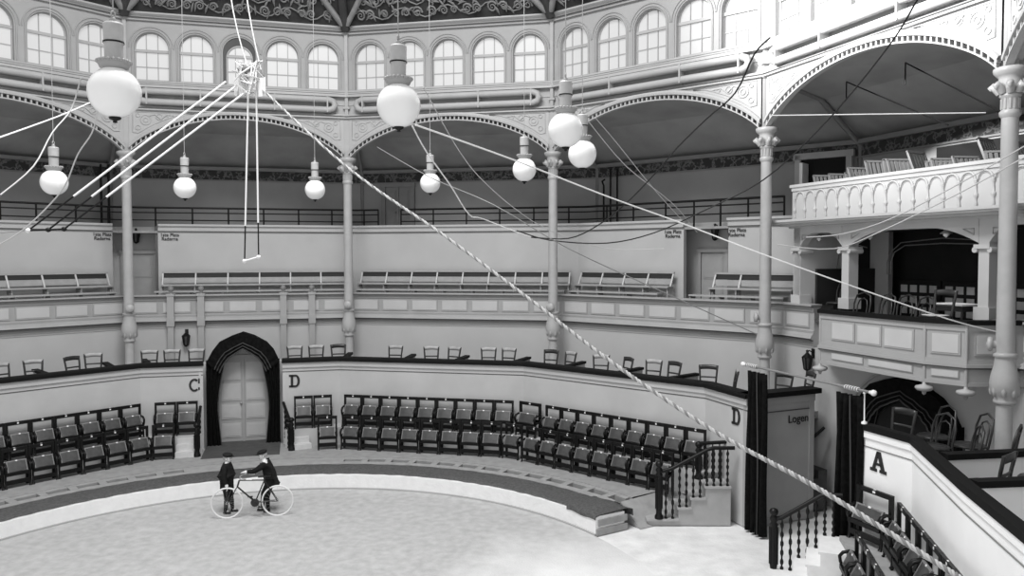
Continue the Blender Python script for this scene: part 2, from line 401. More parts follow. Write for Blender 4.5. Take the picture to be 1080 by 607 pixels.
# entrance side wall reading Logen
LG0, LG1 = Vector((7.62, 5.36, 0)), Vector((8.97, 6.32, 0))
def wallseg(a, b, th, z0, z1, mb=None, side=1):
    mb = mb or MB(); e = (b - a).normalized(); nn = Vector((e.y, -e.x, 0)) * side; L = (b - a).length
    fr = lambda x, y, zz: a + e * x + nn * y + Vector((0, 0, zz))
    mb.box(0, L, -th, 0, z0, z1, fr); return mb, fr, L
mb, frL, LL = wallseg(LG0, LG1, .16, 0, 2.53)
mb.box(-.02, LL + .02, 0, .03, 2.38, 2.53, frL); mb.box(-.02, LL, 0, .025, 0, .15, frL); mb.box(LL - .12, LL, 0, .025, 0, 2.4, frL)
mb.m = 1; mb.box(0, LL, .0, .012, 2.22, 2.24, frL)
m_logen = mat('entrance_wall_paint', .36, .7, .06, 2)
struct(mb.build('wall_entrance', [m_logen, m_line]), 'grey entrance side wall reading Logen beside the left curtain', 'wall')
mb = MB(); mb.box(-.05, LL + .12, -.26, .1, 2.53, 2.63, frL); struct(mb.build('trim_5', m_rim), 'black rim on the grey Logen wall', 'rail')
mb = MB(); mb.box(.45, LL, -1.0, -.2, 1.80, 1.95, frL); struct(mb.build('floor_boxes_entrance', m_walk), 'box floor behind the Logen wall', 'floor')

# ------------------------------------------------------------------ gallery: parapet, walls, upper walk
mb = MB(); loft(mb, rect(12.2, 12.4, 0, 3.30), S0, 0.405); loft(mb, rect(12.2, 12.4, 0, 3.30), .595, S1); loft(mb, rect(12.2, 12.4, 2.9, 3.3), .405, .595)
struct(mb.build('wall_boxes', m_gal), 'pale wall behind the boxes under the gallery parapet', 'wall')
def parapet(s0, s1, name, label):
    mb = MB()
    loft(mb, [(12.2, 3.30), (12.42, 3.30), (12.42, 4.18), (12.2, 4.18), (12.2, 3.62), (12.12, 3.56), (12.08, 3.50), (12.16, 3.46), (12.17, 3.36)], s0, s1)
    loft(mb, [(12.17, 4.08), (12.2, 4.08), (12.2, 4.18), (12.17, 4.18)], s0, s1); loft(mb, [(12.18, 3.6), (12.2, 3.6), (12.2, 3.68), (12.17, 3.66)], s0, s1)
    loft(mb, rect(12.185, 12.2, 3.29, 3.32), s0, s1)
    mb.m = 1; loft(mb, rect(12.09, 12.46, 4.175, 4.20), s0, s1); loft(mb, rect(12.10, 12.18, 3.44, 3.465), s0, s1)  # lower strip: the shadow beneath the moulding, put in as dark colour
    mb.m = 2; loft(mb, rect(12.10, 12.45, 4.20, 4.235), s0, s1)
    # raised panels
    for b in range(math.floor(s0), math.ceil(s1)):
        fr = bay(b, 12.2); L = fr.L; n = 7; w = L / n
        for k in range(n):
            x0, x1 = k * w + .09, (k + 1) * w - .09
            if b + x0 / L < s0 or b + x1 / L > s1: continue
            mb.m = 0; mb.box(x0 - .03, x1 + .03, 0, .02, 3.72, 4.05, fr)
            mb.m = 3; mb.box(x0, x1, .0, .026, 3.755, 4.015, fr)
    return struct(mb.build(name, [m_par, m_line, m_trim, m_parp]), label, 'parapet')
parapet(S0, 3.155, 'wall_parapet', 'pale panelled gallery parapet with light cap rail')
parapet(3.86, S1, 'wall_parapet_right', 'pale panelled gallery parapet right of the bowed box')
# flanking pilaster pairs with ball finials over the door
for (q, w) in [(.191, 'outer left'), (.32, 'inner left'), (.682, 'inner right'), (.812, 'outer right')]:
    fr = bay(0, 12.2); x = fr.L * q
    e = empty('trim_pilaster', fr(x, .05, 2.0), fr.rz, 'pale gallery pilaster with ball finial, %s of the four over the doors' % w, 'pilaster', None, 'structure')
    mb = MB(); mb.box(-.08, .08, -.14, 0, 0, 1.36); mb.box(-.1, .1, -.17, 0, 1.36, 1.62); mb.box(-.09, .09, -.14, .0, 1.62, 2.2); mb.box(-.11, .11, -.16, .1, 2.2, 2.27); mb.build('pilaster_shaft', m_par, e)
    mb = MB(); mb.lathe([(.05, 2.27), (.03, 2.31), (.07, 2.35), (.085, 2.40), (.06, 2.46), (.0, 2.48)], 12); mb.build('ball_finial', m_doord, e)
# gallery floor
mb = MB(); loft(mb, rect(12.4, 14.5, 3.72, 3.9), S0, S1); struct(mb.build('floor_gallery', m_walk), 'gallery floor behind the parapet', 'floor')
# partition wall with sign texts (gaps for doors)
def screen(s0, s1, name, label):
    mb = MB(); loft(mb, rect(13.4, 13.55, 3.9, 6.20), s0, s1); loft(mb, rect(13.36, 13.4, 6.06, 6.20), s0, s1); loft(mb, rect(13.3, 13.6, 6.20, 6.26), s0, s1)
    mb.m = 1; loft(mb, rect(13.355, 13.4, 6.035, 6.06), s0, s1)
    return struct(mb.build(name, [m_gal, m_line]), label, 'wall')
screen(S0, -.025, 'wall_screen_left', 'pale gallery screen wall left of the first column')
screen(.155, 2.493, 'wall_screen_centre', 'long pale gallery screen wall between the two door recesses')
screen(2.674, 3.03, 'wall_screen_right', 'pale gallery screen wall beside the balcony')
mb = MB(); loft(mb, rect(14.3, 14.45, 3.9, 6.2), S0, 3.2)
loft(mb, rect(14.26, 14.3, 6.0, 6.2), S0, 3.2)
struct(mb.build('wall_recess', m_gal), 'wall at the back of the gallery door recesses', 'wall')
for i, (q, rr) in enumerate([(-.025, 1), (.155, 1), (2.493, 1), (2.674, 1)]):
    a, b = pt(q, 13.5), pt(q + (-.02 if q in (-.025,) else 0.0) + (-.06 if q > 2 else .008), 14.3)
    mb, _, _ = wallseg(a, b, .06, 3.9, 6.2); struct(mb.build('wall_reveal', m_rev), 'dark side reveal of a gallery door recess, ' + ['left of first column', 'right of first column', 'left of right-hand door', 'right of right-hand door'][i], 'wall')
# upper walk slab, back wall, frieze, loft ceiling
mb = MB(); loft(mb, rect(13.45, 15.1, 6.0, 6.06), S0, S1); struct(mb.build('floor_upper_walk', m_walk), 'floor of the upper walk behind the railing', 'floor')
mb = MB(); loft(mb, rect(15.0, 15.2, 4.0, 7.72), S0, S1); struct(mb.build('wall_upper', m_back), 'grey back wall of the upper walk', 'wall')
mb = MB(); loft(mb, rect(14.98, 15.2, 7.72, 8.02), S0, S1); struct(mb.build('trim_6', m_frieze), 'dark scrollwork frieze along the top of the upper wall', 'frieze')
mb = MB(); loft(mb, [(14.85, 8.02), (15.2, 8.02), (15.2, 8.14), (14.8, 8.12)], S0, S1); loft(mb, rect(14.95, 15.0, 7.69, 7.73), S0, S1)
struct(mb.build('trim_7', m_doord), 'narrow cornice above and below the frieze', 'cornice')
mb = MB(); loft(mb, [(11.6, 9.22), (13.5, 8.95), (15.2, 8.13), (15.3, 8.4), (13.5, 9.3), (11.6, 9.5)], S0, S1); struct(mb.build('ceiling_loft', m_ceil), 'dark sloping ceiling above the upper walk', 'ceiling')
# dark ribs of that ceiling at each vertex
for i, w in [(0, 'behind the first column'), (1, 'behind the second column'), (2, 'behind the third column'), (3, 'behind the fourth column'), (4, 'behind the fifth column')]:
    mb = MB(); mb.tube([pt(i, 15.05, 6.06), pt(i, 15.0, 8.0), pt(i, 13.4, 8.95), pt(i, 11.7, 9.2)], .07, 6)
    struct(mb.build('trim_%d' % (8 + i), m_doord), 'slim rib climbing the upper wall and dark ceiling ' + w, 'rib')

# ------------------------------------------------------------------ arches, entablature, clerestory
def arch_z(x, L, z0=8.08, z1=9.06):
    t = min(1, abs(x - L / 2) / (L / 2 - .12)); return z0 + (z1 - z0) * (1 - t ** 2.05) ** .80
BAYS = [-2, -1, 0, 1, 2, 3, 4]
SIDE = {-2: 'outermost left', -1: 'leftmost', 0: 'over the curtained door', 1: 'facing the camera', 2: 'left of the fourth column', 3: 'over the balcony', 4: 'rightmost'}
for b in BAYS:
    fr = bay(b, 11.5); L = fr.L; n = 56
    mb = MB(); xs = [.1 + (L - .2) * k / n for k in range(n + 1)]; za = [arch_z(x, L) + .12 for x in xs]; ZT = 9.24
    # spandrel plate front, back, soffit
    vs = []
    for x, z in zip(xs, za): vs += [fr(x, .09, min(z, ZT)), fr(x, .09, ZT), fr(x, -.12, ZT), fr(x, -.12, min(z, ZT))]
    mb.add(vs, [(4 * k + j, 4 * k + (j + 1) % 4, 4 * k + 4 + (j + 1) % 4, 4 * k + 4 + j) for k in range(n) for j in range(4)])
    # archivolt moulding
    prof = [(-.0, .09), (-.0, .17), (.05, .18), (.10, .15), (.12, .09)]
    vs = []
    for x, z in zip(xs, za):
        for dz, y in prof: vs.append(fr(x, y, z + dz))
    mb.add(vs, [(5 * k + j, 5 * k + j + 1, 5 * k + 5 + j + 1, 5 * k + 5 + j) for k in range(n) for j in range(4)])
    # lower thin ring of the dentil band
    vs = []
    for x in xs:
        z = arch_z(x, L)
        for dz, y in [(0, .02), (0, .14), (.028, .14), (.028, .02)]: vs.append(fr(x, y, z + dz))
    mb.add(vs, [(4 * k + j, 4 * k + (j + 1) % 4, 4 * k + 4 + (j + 1) % 4, 4 * k + 4 + j) for k in range(n) for j in range(4)])
    # dark back of dentil band
    mb.m = 1; vs = []
    for x in xs:
        z = arch_z(x, L); vs += [fr(x, .05, z + .02), fr(x, .05, z + .13)]
    mb.add(vs, [(2 * k, 2 * k + 1, 2 * k + 3, 2 * k + 2) for k in range(n)])
    mb.m = 0; N = 46
    for k in range(N + 1):
        x = .16 + (L - .32) * k / N; z = arch_z(x, L); mb.box(x - .018, x + .018, .04, .135, z + .02, z + .125, fr)
    struct(mb.build('wall_arch', [m_arch, m_dent]), 'pale flat arch with dentil band, bay ' + SIDE[b], 'arch')
    # spandrel relief: frames and scrolls
    for sgn in (0, 1):
        X = (lambda x: x) if sgn == 0 else (lambda x: L - x)
        mb = MB(); pts = [fr(X(.2), .10, 9.17), fr(X(1.75), .10, 9.17)] + [fr(X(x), .10, arch_z(x, L) + .31) for x in [1.45, 1.2, .95, .7, .5, .34]] + [fr(X(.2), .10, 8.62)]
        mb.tube(pts, .012, 6, closed=True)
        for (cx, cz, rr) in [(.52, 8.96, .13), (.52, 8.96, .06), (.86, 9.05, .08), (1.12, 9.09, .05), (.33, 8.75, .06), (.33, 9.08, .05)]:
            mb.tube([fr(X(cx + rr * math.cos(t)), .10, cz + rr * math.sin(t)) for t in [2 * PI * j / 12 for j in range(12)]], .011, 5, closed=True)
        mb.tube([fr(X(x), .10, z) for x, z in [(.62, 9.08), (.75, 9.12), (.9, 8.99), (1.05, 9.12), (1.3, 9.1)]], .016, 5)
        struct(mb.build('trim_scroll', m_archp), 'raised scrollwork on the %s spandrel, bay %s' % ('left' if sgn == 0 else 'right', SIDE[b]), 'relief')
# entablature
mb = MB()
for z0, z1, d in [(9.22, 9.27, .16), (9.30, 9.345, .10), (9.60, 9.64, .02), (9.83, 9.90, .14), (9.92, 9.965, .09)]: loft(mb, [(11.5 - d, z0), (11.6, z0), (11.6, z1), (11.5 - d * .9, z1)], S0, S1)
loft(mb, rect(11.5, 11.65, 9.22, 10.0), S0, S1)
loft(mb, [(11.40, 9.965), (11.65, 9.965), (11.65, 10.02), (11.44, 10.02)], S0, S1)
struct(mb.build('trim_13', m_trim), 'moulded entablature running above the arches', 'entablature')
mb = MB(); loft(mb, rect(11.33, 11.5, 9.27, 9.285), S0, S1); struct(mb.build('trim_14', m_line), 'thin dark line along the entablature', 'line')
# heating pipe loops
for b in BAYS[1:6]:
    fr = bay(b, 11.5); L = fr.L; x0, x1 = .52, L - .52; za, zb = 9.72, 9.44
    if b == 0: x1 = L - .5
    o = empty('heating_pipe', fr(L / 2, .16, 9.3), 0, 'long looped grey heating pipe under the clerestory windows, bay ' + SIDE[b], 'pipe', 'heating pipes under the windows')
    pts = [(x0, za), (x1, za)] + [(x1 + .16 * math.sin(t), (za + zb) / 2 + (za - zb) / 2 * math.cos(t)) for t in (PI * .25, PI * .5, PI * .75)] + [(x1, zb), (x0, zb)] + [(x0 - .16 * math.sin(t), (za + zb) / 2 - (za - zb) / 2 * math.cos(t)) for t in (PI * .25, PI * .5, PI * .75)]
    pts2 = []
    for k in range(len(pts)):
        a, c = pts[k], pts[(k + 1) % len(pts)]; pts2.append(a)
        if abs(a[0] - c[0]) > 1: pts2 += [(a[0] + (c[0] - a[0]) * t, a[1]) for t in (.02, .5, .98)]
    mb = MB(); mb.tube([fr(x, .17, z) for x, z in pts2], .088, 10, closed=True); under(mb.build('pipe', m_trim), o)
    for x in (x0 + .05, L * .33, L * .66, x1 - .05):
        mb = MB(); mb.box(x - .02, x + .02, 0, .26, 9.36, 9.8, fr); under(mb.build('pipe_bracket', m_trim), o)
# clerestory wall with five arched windows per bay
WIN = [(.042, .190), (.235, .385), (.427, .575), (.622, .772), (.815, .963)]
ZS, ZSP, ZTOP = 10.03, 10.90, 11.62
wn = 0
for b in BAYS:
    fr = bay(b, 11.5); L = fr.L; mb = MB(); edges = [0]
    for s0, s1 in WIN:
        x0, x1 = s0 * L, s1 * L; cx = (x0 + x1) / 2; R = (x1 - x0) / 2; n = 14
        mb.add([fr(edges[-1], 0, 9.98), fr(x0, 0, 9.98), fr(x0, 0, ZTOP), fr(edges[-1], 0, ZTOP)], [(0, 1, 2, 3)])
        mb.add([fr(x0, 0, 9.98), fr(x1, 0, 9.98), fr(x1, 0, ZS), fr(x0, 0, ZS)], [(0, 1, 2, 3)])
        arc = [(cx - R * math.cos(PI * k / n), ZSP + R * math.sin(PI * k / n)) for k in range(n + 1)]
        vs = []
        for x, z in arc: vs += [fr(x, 0, z), fr(x, 0, ZTOP)]
        mb.add(vs, [(2 * k, 2 * k + 1, 2 * k + 3, 2 * k + 2) for k in range(n)])
        loop = [(x0, ZS)] + arc + [(x1, ZS)]; vs = []
        for x, z in loop: vs += [fr(x, 0, z), fr(x, -.25, z)]
        m_ = len(loop); mb.add(vs, [(2 * k, 2 * k + 1, (2 * k + 3) % (2 * m_), (2 * k + 2) % (2 * m_)) for k in range(m_)])
        # hood mouldings
        for ro, rr in ((.05, .022), (.12, .016)):
            mb.tube([fr(cx - (R + ro) * math.cos(PI * k / n), .01, ZSP + (R + ro) * math.sin(PI * k / n)) for k in range(n + 1)], rr, 6)
        mb.tube([fr(x0 - .05, .01, ZS), fr(x0 - .05, .01, ZSP)], .02, 6); mb.tube([fr(x1 + .05, .01, ZS), fr(x1 + .05, .01, ZSP)], .02, 6)
        edges.append(x1)
    mb.add([fr(edges[-1], 0, 9.98), fr(L, 0, 9.98), fr(L, 0, ZTOP), fr(edges[-1], 0, ZTOP)], [(0, 1, 2, 3)])
    struct(mb.build('wall_clerestory', m_cler), 'pale clerestory wall pierced by five arched windows, bay ' + SIDE[b], 'wall')
    for w, (s0, s1) in enumerate(WIN):
        wn += 1; x0, x1 = s0 * L, s1 * L; cx = (x0 + x1) / 2; R = (x1 - x0) / 2; n = 14
        niche = (b == 0 and w == 2)
        y = -.14
        e = empty('window_%d' % wn, fr(cx, -.15, ZS), 0, 'arched daylit window with glazing bars, %s in the bay %s' % (ORD[w] + ' from left', SIDE[b]) if not niche else 'arched window in a dark deep recess behind the trapeze rigging', 'window', None, 'structure')
        mb = MB()
        if niche:
            sc = .78; cx2, R2, zsp2 = cx - .0, R * sc, ZSP - .12
        else: sc, cx2, R2, zsp2 = 1, cx, R, ZSP
        arc = [(cx2 - R2 * math.cos(PI * k / n), zsp2 + R2 * math.sin(PI * k / n)) for k in range(n + 1)]
        loop = [(cx2 - R2, ZS)] + arc + [(cx2 + R2, ZS)]
        mb.prism(loop, y - .03, y - .02, fr); under(mb.build('pane', m_pane), e)
        mb = MB(); t = .028
        mb.tube([fr(*(x, y, z)) for x, z in loop], .03, 5)
        mb.box(cx2 - R2, cx2 + R2, y - .02, y + .04, 10.80, 10.87, fr)
        for k in (-1, 1):
            xx = cx2 + k * R2 / 3; mb.box(xx - .011, xx + .011, y - .015, y + .012, ZS, zsp2 + R2 * .93, fr)
        mb.box(cx2 - R2, cx2 + R2, y - .015, y + .012, 10.40, 10.42, fr); mb.box(cx2 - R2, cx2 + R2, y - .02, y + .05, ZS, ZS + .04, fr)
        under(mb.build('window_frame', m_trim), e)
        if niche:
            outer = [(cx - (R + .02) * math.cos(PI * k / n), ZSP + (R + .02) * math.sin(PI * k / n)) for k in range(n + 1)]
            outer = [(cx - R - .02, ZS)] + outer + [(cx + R + .02, ZS)]
            mb = MB(); vs = []
            for (ax, az), (bx, bz) in zip(outer, loop): vs += [fr(ax, -.02, az), fr(bx, y, bz)]
            mb.add(vs, [(2 * k, 2 * k + 1, 2 * k + 3, 2 * k + 2) for k in range(len(loop) - 1)], True)
            under(mb.build('niche_lining', m_rev), e)
# cornice + dome
mb = MB(); loft(mb, [(11.42, 11.60), (11.7, 11.60), (11.7, 11.80), (11.32, 11.80), (11.32, 11.76), (11.40, 11.70)], S0, S1); struct(mb.build('trim_15', m_trim), 'pale cornice at the foot of the painted dome', 'cornice')
mb = MB(); loft(mb, rect(11.36, 11.42, 11.655, 11.675), S0, S1); struct(mb.build('trim_16', m_line), 'thin dark line below the dome cornice', 'line')
def dome_pt(b, s, t):
    r = 11.34 - 4.8 * t; z = 11.78 + 3.9 * math.sin(t * PI / 2 * .8); p = pt(b + s, r, z) if s < 1 else pt(b + 1.0, r, z); return p
for b in BAYS:
    mb = MB(); mb.grid(lambda u, v: dome_pt(b, u, v), 6, 10); struct(mb.build('ceiling_dome', m_dome), 'dark painted dome segment, bay ' + SIDE[b], 'ceiling')
    # painted scrolls built as low relief in the lunette
    mb = MB(); rnd = random.Random(b + 40)
    def dp(x, t, off=.03): p = dome_pt(b, min(.999, max(0, x)), t); return p + Vector((-p.x, -p.y, -2)).normalized() * off
    for row, (t0, nn_, r0) in enumerate(((.045, 15, .021), (.105, 13, .026), (.175, 10, .030), (.25, 8, .03))):
        for k in range(nn_):
            x = .06 + .88 * (k + .5 + .25 * (row % 2)) / nn_ + rnd.uniform(-.012, .012); sg = rnd.choice((-1, 1)); rr = r0 * rnd.uniform(.8, 1.2); ph = rnd.uniform(-.6, .6)
            sp = [(x + sg * rr * (1 - a / 20) * math.cos(ph + a * .62), t0 + rr * 1.0 * (1 - a / 20) * math.sin(ph + a * .62)) for a in range(19)]
            mb.tube([dp(px, max(.01, pz)) for px, pz in sp], [.034 - .0012 * a for a in range(19)], 5)
            for q in range(2):
                lx, lt = x + rnd.uniform(-.03, .03), t0 + rnd.uniform(-.02, .045); an = rnd.uniform(0, PI)
                mb.tube([dp(lx + .022 * math.cos(an) * u, max(.01, lt + .022 * math.sin(an) * u + .006 * (1 - u * u))) for u in (-1, -.4, .2, 1)], [.008, .036, .03, .006], 5)
        mb.tube([dp(.04 + .92 * u / 30, max(.012, t0 + r0 * 1.1 * math.sin(u * .9 + row))) for u in range(31)], .02, 5)
    struct(mb.build('trim_fresco', m_domer), 'pale scrolling leaf ornament on the dome, bay ' + SIDE[b], 'ornament')
    # lunette border arcs springing from the vertices
    mb = MB()
    mb.tube([dp(.012 + .48 * (k / 16), .01 + .40 * math.sin(k / 16 * PI / 2), .08) for k in range(17)], .085, 6)
    mb.tube([dp(1 - (.012 + .48 * (k / 16)), .01 + .40 * math.sin(k / 16 * PI / 2), .08) for k in range(17)], .085, 6)
    struct(mb.build('trim_lunette', m_lun), 'curved grey border of the dome lunette, bay ' + SIDE[b], 'border')
for i in range(-1, 5):
    mb = MB(); P_ = [V(i, 11.34 - 4.8 * t) + Vector((0, 0, 11.72 + 3.9 * math.sin(t * PI / 2 * .8))) for t in [k / 12 for k in range(13)]]
    mb.tube(P_, .13, 8); mb.tube([p + Vector((-p.x, -p.y, 0)).normalized() * .1 for p in P_], .06, 6)
    struct(mb.build('trim_rib', m_rib), 'dark dome rib rising ' + {-1: 'beyond the left edge', 0: 'over the first column', 1: 'over the second column', 2: 'over the third column', 3: 'over the fourth column', 4: 'over the fifth column'}[i], 'rib')

# ------------------------------------------------------------------ columns
def make_column():
    o = empty('iron_column')
    mb = MB(); mb.lathe([(.16, 1.95), (.16, 2.05), (.118, 2.1), (.115, 3.02)], 16)
    mb.lathe([(.128, 3.62), (.13, 3.74), (.128, 4.5), (.118, 7.40)], 18); mb.build('shaft', m_colm, o)
    mb = MB(); mb.lathe([(.115, 3.0), (.15, 3.02), (.155, 3.06), (.13, 3.09), (.165, 3.14), (.20, 3.24), (.207, 3.33), (.19, 3.45), (.155, 3.58), (.14, 3.68), (.14, 3.72), (.165, 3.74), (.165, 3.78), (.13, 3.8)], 18)
    for k in range(8):
        t = 2 * PI * k / 8; mb.lathe([(0, 3.12), (.03, 3.16), (.038, 3.22), (.02, 3.3), (0, 3.36)], 6, lambda x, y, z, t=t: (x + .175 * math.cos(t), y + .175 * math.sin(t), z))
    mb.build('vase_moulding', m_colm, o)
    mb = MB(); mb.lathe([(.118, 7.36), (.145, 7.40), (.15, 7.45), (.125, 7.48)], 16)
    mb.lathe([(.12, 7.48), (.122, 7.66), (.15, 7.68), (.15, 7.71), (.13, 7.72), (.14, 7.80), (.17, 7.92), (.16, 7.96), (.19, 7.99), (.235, 8.04), (.24, 8.10), (.20, 8.12)], 16)
    for k in range(12):
        t = 2 * PI * k / 12; mb.box(-.012, .012, .118, .132, 7.49, 7.65, lambda x, y, z, t=t: (x * math.cos(t) - y * math.sin(t), x * math.sin(t) + y * math.cos(t), z))
    for k in range(8):
        t = 2 * PI * k / 8; c_, s_ = math.cos(t), math.sin(t)
        mb.tube([(.14 * c_, .14 * s_, 7.73), (.18 * c_, .18 * s_, 7.80), (.24 * c_, .24 * s_, 7.86), (.265 * c_, .265 * s_, 7.83), (.25 * c_, .25 * s_, 7.79)], [.05, .06, .055, .045, .02], 7)
    mb.build('capital', m_colm, o)
    mb = MB(); mb.box(-.095, .095, -.1, .1, 8.1, 9.24); mb.box(-.12, .12, -.12, .12, 9.2, 9.3); mb.box(-.045, .045, -.04, .1, 9.3, 11.6); mb.box(-.09, .09, -.06, .12, 9.5, 9.56); mb.build('upper_post', m_trim, o)
    e = MB(); rot = lambda x, y, z: (x, z, y)  # axis along +y
    e.lathe([(.06, .1), (.06, .16), (.105, .17), (.115, .2), (.105, .23), (.05, .24), (.02, .25)], 16, lambda x, y, z: (x, z, y + 3.92)); e.box(-.02, .02, .245, .256, 3.90, 3.94); e.build('round_boss', m_colm, o)
    return o
col0 = make_column()
CN = ['leftmost', 'second from left, right of the curtained door', 'middle, behind the white globe lamps', 'fourth from left, beside the left entrance curtain', 'rightmost and largest, beside the bowed box']
for i in range(5):
    o = col0 if i == 0 else copy_tree(col0)
    p = V(i, 11.5); o.location = p; ry = math.atan2(-p.y, -p.x) - PI / 2
    # the boss of the two right-hand columns points left
    if i >= 3: ry -= math.radians(38)
    o.rotation_euler = (0, 0, ry); tag(o, 'slender pale iron column with leafy capital, ' + CN[i], 'column', 'iron columns carrying the arches')

# ------------------------------------------------------------------ bowed box on the gallery and balcony above it
f3 = bay(3, 12.2); L3 = f3.L
BOW = [f3(*p, 0) for p in [(1.3, 0), (2.2, .82), (2.42, 1.08), (4.86, 1.05), (5.45, .82), (5.8, 0)]]
mb = MB()
ribbon(mb, BOW, 0, .1, 3.22, 4.18); ribbon(mb, BOW, -.05, .1, 3.50, 3.55); ribbon(mb, BOW, -.02, .1, 3.55, 3.62); ribbon(mb, BOW, -.02, .1, 3.20, 3.26); ribbon(mb, BOW, -.02, .1, 4.08, 4.18)
mb.m = 1; ribbon(mb, BOW, -.04, .0, 3.475, 3.5)  # dark strip carries the moulding's shadow round the bowed box
mb.m = 0; mb.add([p + Vector((0, 0, 3.21)) for p in BOW] + [p + Vector((0, 0, 3.28)) for p in BOW], [tuple(range(6)), tuple(reversed(range(6, 12)))])
def seg_panels(mb, a, b, spans, z0, z1, inset=.03):
    e = (b - a).normalized(); nn = Vector((e.y, -e.x, 0))
    fr = lambda x, y, z: a + e * x + nn * y + Vector((0, 0, z))
    for x0, x1 in spans:
        mb.m = 0; mb.box(x0 - inset, x1 + inset, 0, .018, z0 - inset, z1 + inset, fr); mb.m = 2; mb.box(x0, x1, 0, .026, z0, z1, fr)
seg_panels(mb, BOW[2], BOW[3], [(.34, .87), (.98, 1.5), (1.61, 2.2)], 3.72, 4.02); seg_panels(mb, BOW[2], BOW[3], [(.34, 1.1), (1.25, 2.2)], 3.33, 3.43, .015)
seg_panels(mb, BOW[3], BOW[4], [(.12, .52)], 3.72, 4.02); seg_panels(mb, BOW[3], BOW[4], [(.12, .52)], 3.33, 3.43, .015)
seg_panels(mb, BOW[4], BOW[5], [(.15, .7)], 3.72, 4.02)
mb.m = 0
for p in (BOW[2], BOW[3], BOW[4]):
    mb.tube([p + Vector((0, 0, 3.2)), p + Vector((0, 0, 4.2))], .028, 8)
struct(mb.build('wall_bowed_box', [m_par, m_line, m_parp]), 'pale panelled front of the bowed box on the right', 'box front')
mb = MB(); ribbon(mb, BOW, -.06, .16, 4.18, 4.25); struct(mb.build('trim_17', m_rim), 'black plush rim on the bowed box', 'rail')
for p, w in ((BOW[2], 'left'), (BOW[3], 'middle'), (BOW[4], 'right')):
    mb = MB(); mb.lathe([(.02, 3.24), (.03, 3.16), (.13, 3.13), (.145, 3.10), (.11, 3.06), (.035, 3.04), (.03, 3.0), (.0, 2.98)], 14, lambda x, y, z, p=p: (p.x + x, p.y + y, z))
    struct(mb.build('trim_pendant', m_trim), 'turned pale pendant knob under the bowed box, %s one' % w, 'pendant')
# posts and arched lintel
POSTS = [(.36, 'far left'), (1.84, 'left'), (5.02, 'right')]
for x, w in POSTS:
    mb = MB(); mb.box(x - .10, x + .10, -.26, -.02, 4.2, 5.95, f3); mb.box(x - .15, x + .15, -.3, .02, 4.2, 4.42, f3)
    mb.box(x - .15, x + .15, -.32, .04, 5.40, 5.47, f3)
    for dx in (-.14, .14): mb.tube([f3(x + dx, -.31, 5.38), f3(x + dx, .03, 5.38)], .05, 10)
    struct(mb.build('trim_post', m_parp), 'square pale post of the box opening, ' + w + ' one', 'post')
def lintel(fr, xa, xb, name, label):
    mb = MB(); n = 18; mb.box(xa, xb, -.22, .0, 5.78, 5.96, fr); pts = []
    for k in range(n + 1):
        x = xa + (xb - xa) * k / n; t = abs(2 * k / n - 1); z = 5.78 - .28 * max(0, (t - .35) / .65) ** 1.7; pts.append((x, z))
    mb.prism([(xa, 5.78)] + [(x, min(z, 5.779)) for x, z in pts] + [(xb, 5.78)], -.2, -.01, fr)
    mb.m = 1
    for (x0, x1, zz) in ((xa + .08, xa + .30, 5.74), (xb - .30, xb - .08, 5.74)): mb.tube([fr(x0, .0, zz), fr(x1, 0, zz), fr((x0 if x0 - xa < .1 else x1), 0, zz - .1)], .012, 4, closed=True)
    struct(mb.build(name, [m_parp, m_trim]), label, 'lintel')
lintel(f3, .46, 1.74, 'trim_lintel', 'flat arched lintel over the narrow left box opening')
lintel(f3, 1.94, 4.92, 'trim_lintel', 'flat arched lintel over the wide box opening')
lintel(f3, 5.12, 6.2, 'trim_lintel', 'arched lintel beginning right of the big column')
mb = MB(); mb.box(.12, L3, -.22, .02, 5.9, 6.0, f3); mb.box(.24, .47, -1.3, -.02, 4.0, 6.0, f3); struct(mb.build('trim_18', m_parp), 'pale beam above the box openings', 'beam')
# dark room behind
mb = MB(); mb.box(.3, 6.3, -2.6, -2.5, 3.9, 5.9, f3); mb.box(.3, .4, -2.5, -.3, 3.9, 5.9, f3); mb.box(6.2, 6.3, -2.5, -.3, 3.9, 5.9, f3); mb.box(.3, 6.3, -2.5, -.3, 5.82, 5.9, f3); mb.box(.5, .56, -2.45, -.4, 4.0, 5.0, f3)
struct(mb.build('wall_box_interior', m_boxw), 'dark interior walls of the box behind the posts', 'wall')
mb = MB(); mb.box(.4, 6.2, -2.5, -.02, 3.86, 3.92, f3); struct(mb.build('floor_box', m_floord), 'dark floor of the box', 'floor')
# gilt mouldings inside the box
mb = MB()
for off in (0, .1):
    mb.tube([f3(2.05 + off, -.9, 4.9), f3(2.05 + off, -.9, 5.15), f3(2.14 + off, -.9, 5.36), f3(2.4 + off, -.9, 5.55 - off * .6), f3(3.4, -.9, 5.62 - off), f3(4.4 - off, -.9, 5.55 - off * .6), f3(4.7 - off, -.9, 5.36), f3(4.78 - off, -.9, 5.15), f3(4.78 - off, -.9, 4.9)], .011, 5)
mb.tube([f3(.6, -.9, 5.0), f3(.66, -.9, 5.3), f3(.85, -.9, 5.48), f3(1.15, -.9, 5.54), f3(1.5, -.9, 5.46)], .011, 5)
struct(mb.build('trim_19', m_gold), 'thin gilt mouldings on the dark box ceiling', 'moulding')
